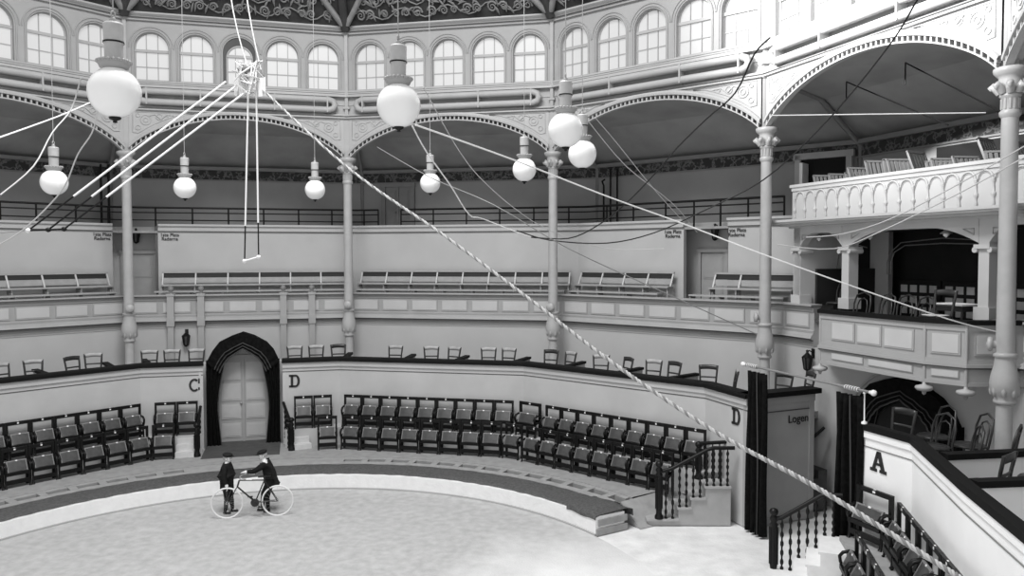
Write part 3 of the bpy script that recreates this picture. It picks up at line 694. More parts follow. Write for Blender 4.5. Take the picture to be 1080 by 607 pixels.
# glazed doors at the back
for i, (cols, w) in enumerate([([(.93, 1.11), (1.19, 1.37), (1.45, 1.63), (1.71, 1.89)], 'left'), ([(2.12, 2.30), (2.38, 2.56), (2.64, 2.82)], 'right'), ([(3.75, 3.93), (4.0, 4.18), (4.25, 4.43)], 'far right')]):
    e = empty('door_%d' % (i + 2), f3(cols[0][0], -2.48, 3.92), 0, 'dark glazed door with rows of pale panes at the back of the box, %s one' % w, 'door', None, 'structure')
    mb = MB(); mb.box(cols[0][0] - .09, cols[-1][1] + .09, -2.5, -2.42, 3.92, 4.74, f3); under(mb.build('door_leaf', m_boxw), e)
    for c0, c1 in cols:
        for z0 in (4.48, 4.24, 4.0):
            mb = MB(); mb.box(c0, c1, -2.425, -2.405, z0, z0 + .16, f3); under(mb.build('pane', m_pane2), e)
# box ceiling lamps
for x, w in ((.62, 'left'), (2.1, 'middle'), (3.93, 'right')):
    o = empty('ceiling_lamp', f3(x, -.4, 5.82), 0, 'small bell-shaped white lamp under the box ceiling, %s one' % w, 'lamp', 'lamps in the box')
    mb = MB(); mb.lathe([(.015, 0), (.015, -.05), (.04, -.06), (.05, -.09), (.10, -.12), (.11, -.14)], 12); mb.build('lamp_shade', m_lampm, o)
    mb = MB(); mb.lathe([(.05, -.13), (.055, -.17), (.0, -.21)], 12); mb.build('bulb', m_glass, o)
# balcony above
mb = MB(); mb.box(-.02, L3 + .1, -2.9, .42, 5.99, 6.05, f3); mb.box(-.06, L3 + .1, .2, .46, 6.03, 6.08, f3); mb.box(.1, L3 + .05, .0, .25, 5.94, 5.99, f3)
struct(mb.build('floor_balcony', m_parp), 'pale projecting ledge of the balcony', 'ledge')
def balustrade_front(fr, xa, xb, name, label):
    mb = MB(); mb.box(xa, xb, -.06, .06, 6.05, 6.80, fr); mb.box(xa - .03, xb + .03, -.1, .12, 6.80, 6.86, fr); mb.box(xa, xb, .06, .09, 6.72, 6.8, fr); mb.box(xa, xb, .06, .10, 6.06, 6.11, fr)
    p = .325; n = int((xb - xa - .1) / p)
    for k in range(n + 1):
        x = xa + .1 + p * k
        mb.m = 0; mb.lathe([(.022, 6.11), (.03, 6.15), (.018, 6.2), (.018, 6.24), (.042, 6.28), (.042, 6.31), (.02, 6.34), (.017, 6.48), (.03, 6.5), (.035, 6.53), (.02, 6.56)], 8, lambda a, b, z, x=x: fr(x + a, .075 + b, z))
        mb.box(x - .035, x + .035, .05, .11, 6.53, 6.56, fr)
        if k < n:
            cx = x + p / 2; R = p / 2 - .02
            mb.tube([fr(cx - R * math.cos(PI * j / 10), .07, 6.55 + R * 1.0 * math.sin(PI * j / 10)) for j in range(11)], .019, 6)
            mb.m = 1; mb.tube([fr(cx - (R - .03) * math.cos(PI * j / 10), .06, 6.55 + (R - .03) * math.sin(PI * j / 10)) for j in range(11)], .012, 5)
    struct(mb.build(name, [m_parp, m_par]), label, 'balustrade')
balustrade_front(f3, .28, L3 - .02, 'wall_balcony', 'pale balcony front with a row of blind arches')
f4 = bay(4, 12.2)
balustrade_front(f4, .05, 4, 'wall_balcony_right', 'continuation of the arched balcony front right of the big column')
mb = MB(); mb.box(-.1, 4, -1.5, .42, 5.99, 6.05, f4); mb.box(0, 4, -.3, .0, 5.5, 5.99, f4); mb.box(0, 4, -2.5, -2.4, 3.9, 5.9, f4); struct(mb.build('wall_box_right', m_parp), 'pale ledge and wall right of the big column', 'wall')
# doorway in the wall behind the balcony
f15 = bay(2, 14.95); DX0, DX1, DZ = .82 * f15.L, .965 * f15.L, 7.74
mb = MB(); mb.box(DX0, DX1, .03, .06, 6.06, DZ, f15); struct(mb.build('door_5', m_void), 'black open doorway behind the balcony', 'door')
mb = MB()
for x0, x1, z0, z1 in ((DX0 - .14, DX0, 6.06, DZ + .12), (DX1, DX1 + .14, 6.06, DZ + .12), (DX0 - .18, DX1 + .18, DZ, DZ + .16)): mb.box(x0, x1, .0, .14, z0, z1, f15)
struct(mb.build('trim_20', m_trim), 'pale frame of the open doorway behind the balcony', 'frame')
mb = MB(); mb.box(DX0 + .12, DX0 + .2, .1, .5, 6.06, DZ - .12, f15); struct(mb.build('door_6', m_stepw), 'white door leaf ajar in the doorway behind the balcony', 'door')
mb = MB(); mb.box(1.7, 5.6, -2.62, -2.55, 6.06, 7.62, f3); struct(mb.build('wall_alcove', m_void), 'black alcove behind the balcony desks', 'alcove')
# music desks
def make_desk():
    o = empty('music_desk')
    mb = MB()
    for x in (-.18, -.09, 0, .09, .18): mb.box(x - .025, x + .025, -.012, .012, 0, .42)
    for x in (-.25, .25): mb.box(x - .02, x + .02, -.02, .02, -.02, .43)
    mb.box(-.27, .27, -.02, .02, .40, .44); mb.box(-.27, .27, -.09, .02, -.03, 0.0)
    me = mb.build('desk_board', m_stand, o); me.rotation_euler = (math.radians(-24), math.radians(0), 0); me.location = (0, 0, .68)
    mb = MB(); mb.box(-.03, .03, -.03, .03, 0, .74); mb.build('desk_post', m_woodl, o)
    mb = MB(); mb.box(-.22, .22, -.04, .04, 0, .05); mb.box(-.04, .04, -.2, .2, 0, .05); mb.build('foot', m_woodl, o)
    return o
desk = make_desk()
DK = [(.7, 75, 0), (1.05, 80, 0), (1.4, 72, 0), (1.75, 83, .05), (2.1, 76, .15), (2.45, 70, .15), (2.8, 78, .1), (3.15, 100, .2), (3.5, 68, 0), (3.85, 73, 0), (4.2, 80, .0), (4.55, 105, .25), (4.95, 60, 0), (5.3, 100, .1), (5.7, 80, 0)]
for k, (x, a, dz) in enumerate(DK):
    o = desk if k == 0 else copy_tree(desk); o.location = f3(x, -.55 - .12 * (k % 3), 6.05); o.rotation_euler = (0, 0, f3.rz + math.radians(a)); o.scale = (1, 1, .95 + dz)
    tag(o, 'slatted wooden music desk behind the balcony front, %s from the left' % ORD[k], 'music desk', 'music desks on the balcony')

# ------------------------------------------------------------------ doors on the upper walk and in the recesses
def panel_door(name, fr, x0, x1, z0, z1, y, leaves, m, mf, label, rows=((.08, .45), (.52, .92)), frame=.09):
    e = empty(name, fr((x0 + x1) / 2, y, z0), 0, label, 'door', None, 'structure')
    w = (x1 - x0) / leaves
    for k in range(leaves):
        a = x0 + k * w + .008; b = x0 + (k + 1) * w - .008
        mb = MB(); mb.box(a, b, y - .05, y, z0, z1, fr); lf = under(mb.build('door_leaf', m), e)
        for r0, r1 in rows:
            za, zb = z0 + (z1 - z0) * r0, z0 + (z1 - z0) * r1; mb = MB()
            mb.box(a + .06, b - .06, y, y + .015, za, zb, fr); mb.box(a + .1, b - .1, y, y + .026, za + .04, zb - .04, fr)
            o = mb.build('door_panel', mf); o.parent = e; o.matrix_parent_inverse = e.matrix_basis.inverted()
    if leaves == 2:
        mb = MB(); c_ = (x0 + x1) / 2; mb.box(c_ - .025, c_ + .025, y, y + .035, z0, z1, fr); mb.lathe([(0, 0), (.025, .01), (.03, .03), (0, .05)], 8, lambda a, b, z: fr(c_ - .06 + a, y + .02 + z, z0 + (z1 - z0) * .46 + b)); under(mb.build('door_handle', m), e)
    mb = MB(); mb.box(x0 - frame, x0, y - .06, y + .05, z0, z1 + frame, fr); mb.box(x1, x1 + frame, y - .06, y + .05, z0, z1 + frame, fr); mb.box(x0 - frame - .03, x1 + frame + .03, y - .06, y + .07, z1, z1 + frame, fr)
    under(mb.build('door_frame', m), e); return e
fb = bay(1, 15.0); panel_door('door_7', fb, .107 * fb.L, .218 * fb.L, 6.06, 7.57, .05, 2, m_doord, m_doord, 'grey double door on the upper walk behind the railing', frame=.14)
fb = bay(0, 14.3); panel_door('door_8', fb, .035 * fb.L, .15 * fb.L, 3.9, 5.40, .05, 1, m_door, m_door, 'grey panelled door in the recess behind the first column')
fb = bay(2, 14.3); panel_door('door_9', fb, .505 * fb.L, .60 * fb.L, 3.9, 5.40, .05, 1, m_door, m_door, 'grey panelled door in the recess left of the fourth column')
# ring double doors in the arch
fd = bay(0, 10.35); cd = fd.L / 2
panel_door('door_1', fd, cd - .62, cd + .62, .40, 2.62, .06, 2, m_door, m_door2, 'grey panelled double doors inside the black curtained arch', rows=((.05, .22), (.27, .45), (.49, .70), (.74, .95)))
mb = MB(); mb.prism([(cd - .62, 2.70)] + [(cd - .62 * math.cos(PI * k / 10), 2.70 + .24 * math.sin(PI * k / 10)) for k in range(11)] + [(cd + .62, 2.70)], -.02, .08, fd); mb.box(cd - .70, cd + .70, -.06, .0, .4, 2.9, fd)
struct(mb.build('trim_21', m_trim), 'pale rounded fanlight panel over the ring doors', 'fanlight')
mb = MB(); mb.box(cd - 1.15, cd - .7, -.3, .05, 0, 2.5, fd); mb.box(cd + .7, cd + 1.15, -.3, .05, 0, 2.5, fd)
struct(mb.build('wall_door', m_stall), 'wall beside the ring doors behind the drapes', 'wall')
for s_, w in ((.30, 'left'), (.70, 'right')):
    mb, _, _ = wallseg(pt(s_, 9.62), pt(s_, 10.4), .1, 0, 2.53, None, -1 if s_ > .5 else 1); struct(mb.build('wall_return', m_stall), 'pale end of the stall wall %s of the ring doors' % w, 'wall')
# black draped portal
def portal(name, fr, cx, sc, zoff, zs, label, cat, bottom):
    e = empty(name, fr(cx, 0, 0), 0, label, cat)
    OUT = [(-.955, 2.55), (-.90, 2.66), (-.78, 2.88), (-.62, 3.08), (-.3, 3.23), (0, 3.33), (.3, 3.23), (.62, 3.05), (.8, 2.85), (.9, 2.64), (.955, 2.52)]
    INN = [(-.60, 2.30), (-.55, 2.42), (-.47, 2.55), (-.37, 2.67), (-.20, 2.78), (0, 2.90), (.20, 2.78), (.37, 2.67), (.47, 2.55), (.55, 2.42), (.60, 2.30)]
    Z = lambda z: zoff + (z - 0.4) * zs if bottom is not None else z
    # pelmet: thick sheet between the two outlines with soft folds
    def pel(u, v):
        k = u * 10; i = min(9, int(k)); t = k - i
        o_ = [OUT[i][j] + (OUT[i + 1][j] - OUT[i][j]) * t for j in (0, 1)]; n_ = [INN[i][j] + (INN[i + 1][j] - INN[i][j]) * t for j in (0, 1)]
        x = o_[0] + (n_[0] - o_[0]) * v; z = o_[1] + (n_[1] - o_[1]) * v
        return fr(cx + x * sc, .06 + .035 * v + .012 * math.sin(u * 60), Z(z))
    mb = MB(); mb.grid(pel, 60, 4)
    vs = []
    for x, z in OUT: vs += [fr(cx + x * sc, .06, Z(z)), fr(cx + x * sc, -.30, Z(z))]
    mb.add(vs, [(2 * k, 2 * k + 1, 2 * k + 3, 2 * k + 2) for k in range(10)])
    mb.add([fr(cx + x * sc, -.02, Z(z)) for x, z in OUT + INN[::-1]], [tuple(range(22))])
    under(mb.build('pelmet', m_cur), e)
    for k_, (f_, rr) in enumerate(((.62, .014), (.8, .011), (.98, .018))):
        mb = MB(); mb.tube([pel(u / 40, f_) + fr.n * .02 for u in range(41)], rr, 5); under(mb.build('braid', m_curtr), e)
    for sg in (-1, 1):
        def dr(u, v, sg=sg):
            z = 2.62 - (2.62 - (.40)) * v
            inner = .46 + .21 * math.sin(min(1, v * 1.5) * PI / 2) - .10 * max(0, v - .55) / .45
            x = .955 + (inner - .955) * u
            return fr(cx + sg * x * sc, .03 + .035 * math.sin(u * 24 + v * 2), Z(z))
        mb = MB(); mb.grid(dr, 30, 12)
        vs = []
        for v in range(13):
            p = dr(0, v / 12); vs += [p, p - fr.n * .3]
        mb.add(vs, [(2 * k, 2 * k + 1, 2 * k + 3, 2 * k + 2) for k in range(12)])
        under(mb.build('side_drape', m_cur), e)
        mb = MB(); mb.tube([dr(.97, v / 12) + fr.n * .02 for v in range(13)], .012, 5); under(mb.build('braid', m_curtr), e)
    if bottom is not None:
        mb = MB(); mb.prism([(cx + x * sc, Z(z)) for x, z in INN] + [(cx + .66 * sc, Z(1.4)), (cx + .6 * sc, Z(.4)), (cx - .6 * sc, Z(.4)), (cx - .66 * sc, Z(1.4))], -.06, -.03, fr); under(mb.build('dark_opening', m_void), e)
    return e
fp = bay(0, 9.9)
portal('door_curtain', fp, fp.L / 2, .95, 0, 1, 'black braided velvet drapery arched around the ring doors', 'curtain', None)
portal('door_curtain', bay(3, 12.08), 3.50, 1.26, .12, 1.0, 'black draped arch under the bowed box', 'curtain', 0)
mb = MB(); mb.tube([f3(3.45 + 1.45 * math.sin(t) , .02, 1.75 + 1.38 * math.cos(t)) for t in [-1.0 + k * .1 for k in range(10)]], .03, 6); struct(mb.build('trim_22', m_trim), 'pale moulding arc around the draped arch under the box', 'moulding')

# ------------------------------------------------------------------ entrance: curtain rod, curtains, stairs, balustrades
R0, R1 = Vector((7.56, 5.40, 3.19)), Vector((9.17, 2.78, 3.15)); re = (R1 - R0).normalized(); rn = Vector((-re.y, re.x, 0))
o = empty('curtain_rod', R0, 0, 'long curtain rod with pale finial spanning the entrance', 'curtain rod')
mb = MB(); mb.tube([R0, R1], .022, 8); under(mb.build('rod', m_doord), o)
for p, s_ in ((R0, -1), (R1, 1)):
    mb = MB(); mb.lathe([(.0, 0), (.03, .01), (.025, .04), (.05, .07), (.045, .11), (0, .13)], 10, lambda x, y, z, p=p, s_=s_: p + re * (z * s_) + rn * x + Vector((0, 0, y))); under(mb.build('finial', m_plate), o)
for k in range(12):
    mb = MB(); mb.tube([R0 + (R1 - R0) * ((.02 + .0165 * k) if k < 6 else (.84 + .017 * (k - 6))) + Vector((0, 0, .035 * math.sin(a))) + rn * (.035 * math.cos(a)) for a in [2 * PI * j / 8 for j in range(8)]], .009, 4, closed=True); under(mb.build('curtain_ring', m_plate), o)
mb = MB(); q = Vector((9.12, 2.87, 0)); mb.lathe([(.05, 2.63), (.05, 2.66), (.012, 2.68), (.012, 3.1), (.03, 3.12), (.0, 3.15)], 8, lambda x, y, z: (q.x + x, q.y + y, z)); under(mb.build('support_post', m_plate), o)
def curtain(name, a, b, z0, z1, label, waves):
    L = (b - a).length; e = (b - a).normalized(); nn = Vector((-e.y, e.x, 0))
    def fn(u, v): 
        amp = .05 + .03 * v; p = a + e * (L * u) + nn * (amp * math.sin(u * waves * 2 * PI + .6 * v)) + e * (.02 * math.sin(v * 5 + u * 7)); return Vector((p.x, p.y, z1 + (z0 - z1) * v))
    mb = MB(); mb.grid(fn, 60, 14); c = empty(name, (a.x, a.y, z0), 0, label, 'curtain', 'entrance curtains'); cl = under(mb.build('cloth', m_cur), c)
    so = cl.modifiers.new('Solidify', 'SOLIDIFY'); so.thickness = .02
    mb = MB(); mb.tube([fn(.72, k / 14) - nn * .05 for k in range(15)], .014, 5); under(mb.build('braid', m_curtr), c); return c
curtain('entrance_curtain', Vector((7.585, 5.33, 0)), Vector((7.88, 4.85, 0)), .03, 3.09, 'tall dark curtain drawn to the left of the entrance, beside the grey Logen wall', 4)
curtain('entrance_curtain', Vector((8.80, 3.38, 0)), Vector((9.10, 2.90, 0)), .05, 3.05, 'tall dark curtain drawn to the right, against the white A wall', 4)
# stairs at the far side of the entrance
def stair_flight(name, a, b, width, steps, side, m, label):
    e = (b - a).normalized(); nn = Vector((-e.y, e.x, 0)) * side; L = (b - a).length
    fr = lambda x, y, z: a + e * x + nn * y + Vector((0, 0, z))
    o = empty(name, a, 0, label, 'stairs')
    for k, (x0, x1, z) in enumerate(steps):
        mb = MB(); mb.box(x0 * L, x1 * L, 0.02, width, 0, z - .04, fr); mb.box(x0 * L - .03, x1 * L, -.02, width, z - .04, z, fr); under(mb.build('step', m), o)
    return o, fr, L
D0, D1 = Vector((5.93, 5.22, 0)), Vector((7.38, 5.48, 0))
st, frd, LD = stair_flight('entrance_stairs', D0, D1, .58, [(-.15, .26, .13), (.26, .43, .36), (.43, .62, .55), (.62, .95, .78)], 1, m_stair, 'pale stone steps with iron balustrade left of the entrance')
A0_, A1_ = Vector((7.80, 3.10, 0)), Vector((8.82, 2.90, 0))
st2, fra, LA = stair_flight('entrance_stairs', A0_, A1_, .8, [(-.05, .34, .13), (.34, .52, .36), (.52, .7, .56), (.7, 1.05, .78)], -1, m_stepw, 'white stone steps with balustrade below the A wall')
def balustrade(name, fr, L, y, rail, bases, label, newel_h, grp):
    """rail: list of (x, z); bases: step tops; newel at x=0"""
    o = empty(name, fr(0, y, bases[0][1]), 0, label, 'balustrade', grp)
    z0 = bases[0][2] if len(bases[0]) > 2 else 0
    def ztop(x):
        for (xa, za), (xb, zb) in zip(rail, rail[1:]):
            if xa - 1e-6 <= x <= xb + 1e-6: return za + (zb - za) * (x - xa) / max(1e-6, xb - xa)
        return rail[-1][1]
    def zbase(x):
        z = bases[0][1]
        for xb, zb in bases:
            if x >= xb: z = zb
        return z
    b0 = zbase(0); mb = MB(); c = lambda a, b, z: fr(a, y + b, z)
    mb.lathe([(.085, b0), (.085, b0 + .05), (.06, b0 + .09), (.055, b0 + .14), (.062, b0 + .18), (.062, newel_h - .28), (.075, newel_h - .26), (.045, newel_h - .22), (.07, newel_h - .17), (.05, newel_h - .12)], 12, c)
    for k in range(8):
        t = 2 * PI * k / 8; mb.tube([fr(.064 * math.cos(t), y + .064 * math.sin(t), b0 + .2), fr(.064 * math.cos(t), y + .064 * math.sin(t), newel_h - .3)], .012, 5)
    under(mb.build('newel_post', m_black), o)
    mb = MB(); mb.lathe([(.05, newel_h - .13), (.03, newel_h - .115), (.068, newel_h - .08), (.075, newel_h - .04), (.06, newel_h - .005), (0, newel_h + .02)], 12, c); under(mb.build('newel_ball', m_black), o)
    mb = MB(); pts = []
    for x, z in rail: pts.append(fr(x, y, z))
    mb.tube(pts, .038, 8); under(mb.build('handrail', m_black), o)
    n = int(L / .125)
    for k in range(1, n):
        x = k * L / n; a, b = zbase(x), ztop(x) - .02; h = b - a; mb = MB()
        prof = [(.03, a), (.03, a + .03), (.016, a + .05)]
        for j in range(5):
            zz = a + .05 + (h - .08) * (j + .5) / 5; d = (h - .08) / 10
            prof += [(.015, zz - d * .75), (.029, zz - d * .3), (.029, zz + d * .2), (.014, zz + d * .7)]
        prof += [(.012, b)]
        mb.lathe(prof, 7, lambda p, q, z, x=x: fr(x + p, y + q, z)); under(mb.build('baluster', m_black), o)
    return o
balustrade('stair_balustrade', frd, LD, .04, [(0, 1.05), (.25, 1.12), (.95, 1.50), (1.08, 1.53), (LD, 1.53)], [(-1, .13), (.26 * LD, .36), (.43 * LD, .55), (.62 * LD, .78)], 'black turned balustrade with newel on the stairs left of the entrance', 1.26, 'entrance balustrades')
balustrade('stair_balustrade', fra, LA, .0, [(0, .95), (.12, .98), (.72, 1.42), (.82, 1.44), (LA, 1.46)], [(-1, .0), (.02, .13), (.34 * LA, .36), (.52 * LA, .56), (.7 * LA, .78)], 'black turned balustrade with ball-topped newel below the A wall', 1.12, 'entrance balustrades')
frd2 = lambda x, y, z: frd(x + .60 * LD, y, z)
balustrade('stair_balustrade', frd2, .38 * LD, .54, [(0, 1.50), (.38 * LD, 1.53)], [(-1, .78)], 'short black balustrade on the far side of the stair landing left of the entrance', 1.53, 'entrance balustrades')
# little stairs and short balustrades either side of the ring doors
for sg, a, b, w in ((1, Vector((-5.25, 7.02, 0)), Vector((-5.55, 7.66, 0)), 'left'), (-1, Vector((-3.25, 8.02, 0)), Vector((-3.74, 8.56, 0)), 'right')):
    e = (b - a).normalized(); nn = Vector((-e.y, e.x, 0)); L = (b - a).length
    fr = lambda x, y, z, a=a, e=e, nn=nn: a + e * x + nn * y + Vector((0, 0, z))
    balustrade('stair_balustrade', fr, L, 0, [(0, 1.05), (L, 1.5)], [(-1, .395), (.3, .6)], 'short black balustrade with newel just %s of the ring doors' % w, 1.22, 'balustrades by the ring doors')
    o = empty('aisle_steps', a + nn * .3 * sg, 0, 'small pale steps up to the back row, %s of the ring doors' % w, 'steps', 'aisle steps by the ring doors')
    for k, (x0, z) in enumerate(((-.05, .52), (.14, .66), (.33, .8))):
        mb = MB(); mb.box(x0, L + .0, (.07 if sg > 0 else -.5), (.5 if sg > 0 else -.07), .39, z, fr); under(mb.build('step', m_step), o)
# dark service stair behind the entrance
mb = MB(); ss = empty('service_stairs', (9.6, 5.9, 0), 0, 'dark wooden service stairs in the passage behind the Logen wall', 'stairs')
for k in range(5):
    mb = MB(); mb.box(1.0 + .0, 1.7, .25 - .0 + .0, .95 - .12 * k, .17 * k, .17 * (k + 1), f3); under(mb.build('step', m_floord), ss)
mb = MB(); mb.tube([f3(1.0, .95, .75), f3(1.55, .2, 1.7)], .03, 6); under(mb.build('handrail', m_black), ss)

# ------------------------------------------------------------------ theatre seats
def make_seat(w=.5):
    o = empty('tip_up_seat'); h = .82
    for s_ in (-1, 1):
        x = s_ * (w / 2 - .028); mb = MB()
        mb.box(x - .022, x + .022, -.03, .022, 0, h)
        mb.tube([(x, 0, .50), (x, -.10, .53), (x, -.19, .505), (x, -.235, .45), (x, -.225, .37), (x, -.19, .30), (x, -.18, .2), (x, -.20, .03), (x, -.22, .0)], [.022, .026, .026, .026, .024, .022, .02, .02, .026], 6)
        mb.tube([(x, -.0, .36), (x, -.1, .36), (x, -.2, .32)], .026, 5)
        mb.build('side_frame', m_black, o)
    mb = MB(); mb.box(-w / 2 + .005, w / 2 - .005, -.025, .02, h - .075, h); rl = mb.build('top_rail', m_black, o)
    mb = MB(); mb.box(-.018, .018, -.03, -.025, h - .05, h - .018); mb.box(-.018, .018, -.02, .0, h, h + .004); mb.build('number_plate', m_plate, rl)
    mb = MB(); mb.box(-w / 2 + .03, w / 2 - .03, -.02, .015, .33, .41); mb.box(-w / 2 + .03, w / 2 - .03, -.24, -.20, .27, .335); mb.build('hinge_rail', m_black, o)
    mb = MB(); mb.box(-w / 2 + .03, w / 2 - .03, -.21, -.17, .08, .17); mb.build('stretcher', m_black, o)
    a = math.radians(26); W2 = w / 2 - .075; hh = .24
    tf = lambda x, y, z: (x, -.19 + z * math.sin(a) + y * math.cos(a), .335 + z * math.cos(a) - y * math.sin(a))
    mb = MB(); mb.box(-W2, W2, -.012, .012, 0, hh, tf); mb.grid(lambda u, v: tf(-W2 + 2 * W2 * u, -.013 - .012 * math.sin(PI * u), .01 + (hh - .02) * v), 6, 3); sp = mb.build('seat_panel', m_seatw, o)
    mb = MB(); mb.box(-W2 - .013, W2 + .013, -.02, .016, hh - .015, hh + .01, tf)
    for s_ in (-1, 1): mb.box(s_ * W2 - .01, s_ * W2 + .01, -.02, .016, .0, hh - .01, tf)
    mb.build('seat_edge', m_seatf, sp)
    mb = MB(); mb.box(-.018, .018, -.028, -.018, hh - .015, hh + .012, tf); mb.build('seat_plate', m_plate, sp)
    return o
seat0 = make_seat(); used = [False]
def seat_row(a, b, n, z, lab, group, inner=-1):
    a = Vector((*a, z)); b = Vector((*b, z)); e = (b - a) / n; L = e.length
    for k in range(n):
        c = a + e * (k + .5); o = copy_tree(seat0) if used[0] else seat0; used[0] = True
        o.location = c; o.rotation_euler = (0, 0, math.atan2(e.y, e.x)); o.scale = (L / .5, 1, 1)
        tag(o, lab if n == 1 else lab % ('leftmost' if k == 0 else 'rightmost' if k == n - 1 else ORD[k] + ' from left'), 'theatre seat', group)
def lerp2(a, b, t): return (a[0] + (b[0] - a[0]) * t, a[1] + (b[1] - a[1]) * t)
zb_, zf_ = .85, .395
e2 = ((-7.90 + 6.72) / 5, (4.76 - 6.93) / 5)
seat_row((-6.72 + e2[0] * 8, 6.93 + e2[1] * 8), (-6.72, 6.93), 8, zb_, 'dark tip-up seat in the back row left of letter C, %s', 'back row left of letter C')
seat_row((-6.45, 7.09), (-5.54, 7.54), 2, zb_, 'dark tip-up seat of the back-row pair under letter C, %s', 'pair under letter C')
seat_row((-3.45, 8.57), (-2.58, 9.0), 2, zb_, 'dark tip-up seat of the back-row pair under the left letter D, %s', 'pair under left letter D')
seat_row((-2.27, 9.08), (2.30, 9.0), 9, zb_, 'dark tip-up seat in the middle back row, %s', 'middle back row')
seat_row((2.45, 9.0), (3.05, 8.67), 1, zb_, 'single dark tip-up seat between two back-row groups', 'single seats')
seat_row((3.18, 8.57), (6.88, 6.42), 9, zb_, 'dark tip-up seat in the back row towards the entrance, %s', 'back row towards the entrance')
e1 = ((-7.79 + 6.27) / 6, (3.83 - 6.58) / 6)
seat_row((-6.27 + e1[0] * 8, 6.58 + e1[1] * 8), (-6.27, 6.58), 8, zf_, 'dark tip-up seat in the front row at far left, %s', 'front row far left')
seat_row((-6.20, 6.62), (-5.74, 6.87), 1, zf_, 'single dark front-row seat beside the left newel of the ring doors', 'single seats')
seat_row((-2.70, 8.34), (-2.24, 8.55), 1, zf_, 'single dark front-row seat beside the steps right of the ring doors', 'single seats')
seat_row((-2.08, 8.55), (2.11, 8.48), 8, zf_, 'dark tip-up seat in the middle front row, %s', 'middle front row')
seat_row((2.20, 8.46), (2.66, 8.29), 1, zf_, 'single front-row tip-up seat with pale edge between two front-row groups', 'single seats')
seat_row((2.76, 8.21), (6.22, 6.20), 8, zf_, 'dark tip-up seat in the front row towards the entrance stairs, %s', 'front row towards the entrance')
seat_row((9.03, 2.84), (9.40, 2.22), 1, .86, 'single dark tip-up seat directly under the letter A', 'single seats')
seat_row((9.40, 1.95), (9.28, -1.62), 7, .86, 'dark tip-up seat in the upper row along the white A wall, %s', 'upper row under the A wall')
seat_row((8.80, 1.85), (8.72, -.70), 5, .42, 'dark tip-up seat in the lower row below the A wall, %s', 'lower row under the A wall')

# ------------------------------------------------------------------ box chairs
def make_chair(top=m_woodl, hoop=False):
    o = empty('box_chair'); w = .19
    mb = MB(); mb.lathe([(0, .44), (.19, .44), (.20, .455), (.19, .47), (0, .475)], 14, lambda x, y, z: (x, y * 1.0 - .0, z)); st_ = mb.build('seat', m_wood if hoop else m_cane, o)
    mb = MB(); mb.tube([(.2 * math.cos(t), .2 * math.sin(t), .45) for t in [2 * PI * k / 14 for k in range(14)]], .02, 6, closed=True); mb.build('seat_ring', m_wood, st_)
    for x, y in ((-.15, -.15), (.15, -.15)):
        mb = MB(); mb.tube([(x, y, .45), (x * 1.12, y * 1.15, 0)], [.016, .012], 6); mb.build('leg', m_wood, o)
    for x in (-.15, .15):
        mb = MB(); mb.tube([(x * 1.1, .22, 0), (x, .16, .45)], [.012, .016], 6); mb.build('leg', m_wood, o)
    if not hoop:
        for s_ in (-1, 1):
            mb = MB(); mb.tube([(s_ * .15, .16, .44), (s_ * .165, .19, .66), (s_ * .18, .23, .87)], .021, 6); mb.build('back_post', m_wood, o)
        def tr(u, v): x = (-1 + 2 * u) * .19; return (x, .225 + .03 * (1 - (2 * u - 1) ** 2), .77 + .1 * v + .015 * (1 - (2 * u - 1) ** 2))
        mb = MB(); mb.grid(tr, 8, 1); q = mb.build('top_rail', top, o); q.modifiers.new('Solidify', 'SOLIDIFY').thickness = .02
        def tr2(u, v): x = (-1 + 2 * u) * .165; return (x, .19 + .02 * (1 - (2 * u - 1) ** 2), .60 + .035 * v)
        mb = MB(); mb.grid(tr2, 8, 1); q = mb.build('back_slat', m_wood, o); q.modifiers.new('Solidify', 'SOLIDIFY').thickness = .016
    else:
        mb = MB(); mb.tube([(-.17, .16, .44), (-.185, .2, .7), (-.15, .235, .86), (0, .25, .92), (.15, .235, .86), (.185, .2, .7), (.17, .16, .44)], .016, 7); mb.build('back_hoop', m_wood, o)
        mb = MB(); mb.tube([(-.10, .165, .44), (-.11, .2, .66), (-.08, .225, .77), (0, .235, .81), (.08, .225, .77), (.11, .2, .66), (.10, .165, .44)], .012, 6); mb.build('inner_hoop', m_wood, o)
    return o
ch1 = make_chair(); ch2 = make_chair(m_wood); chh = make_chair(hoop=True); cu = {}
def put_chair(src, loc, rz, label, group):
    o = copy_tree(src) if src.name in cu else src; cu[src.name] = 1
    o.location = loc; o.rotation_euler = (0, 0, rz); o.scale = (1.1, 1.1, 1.03); tag(o, label, 'chair', group)
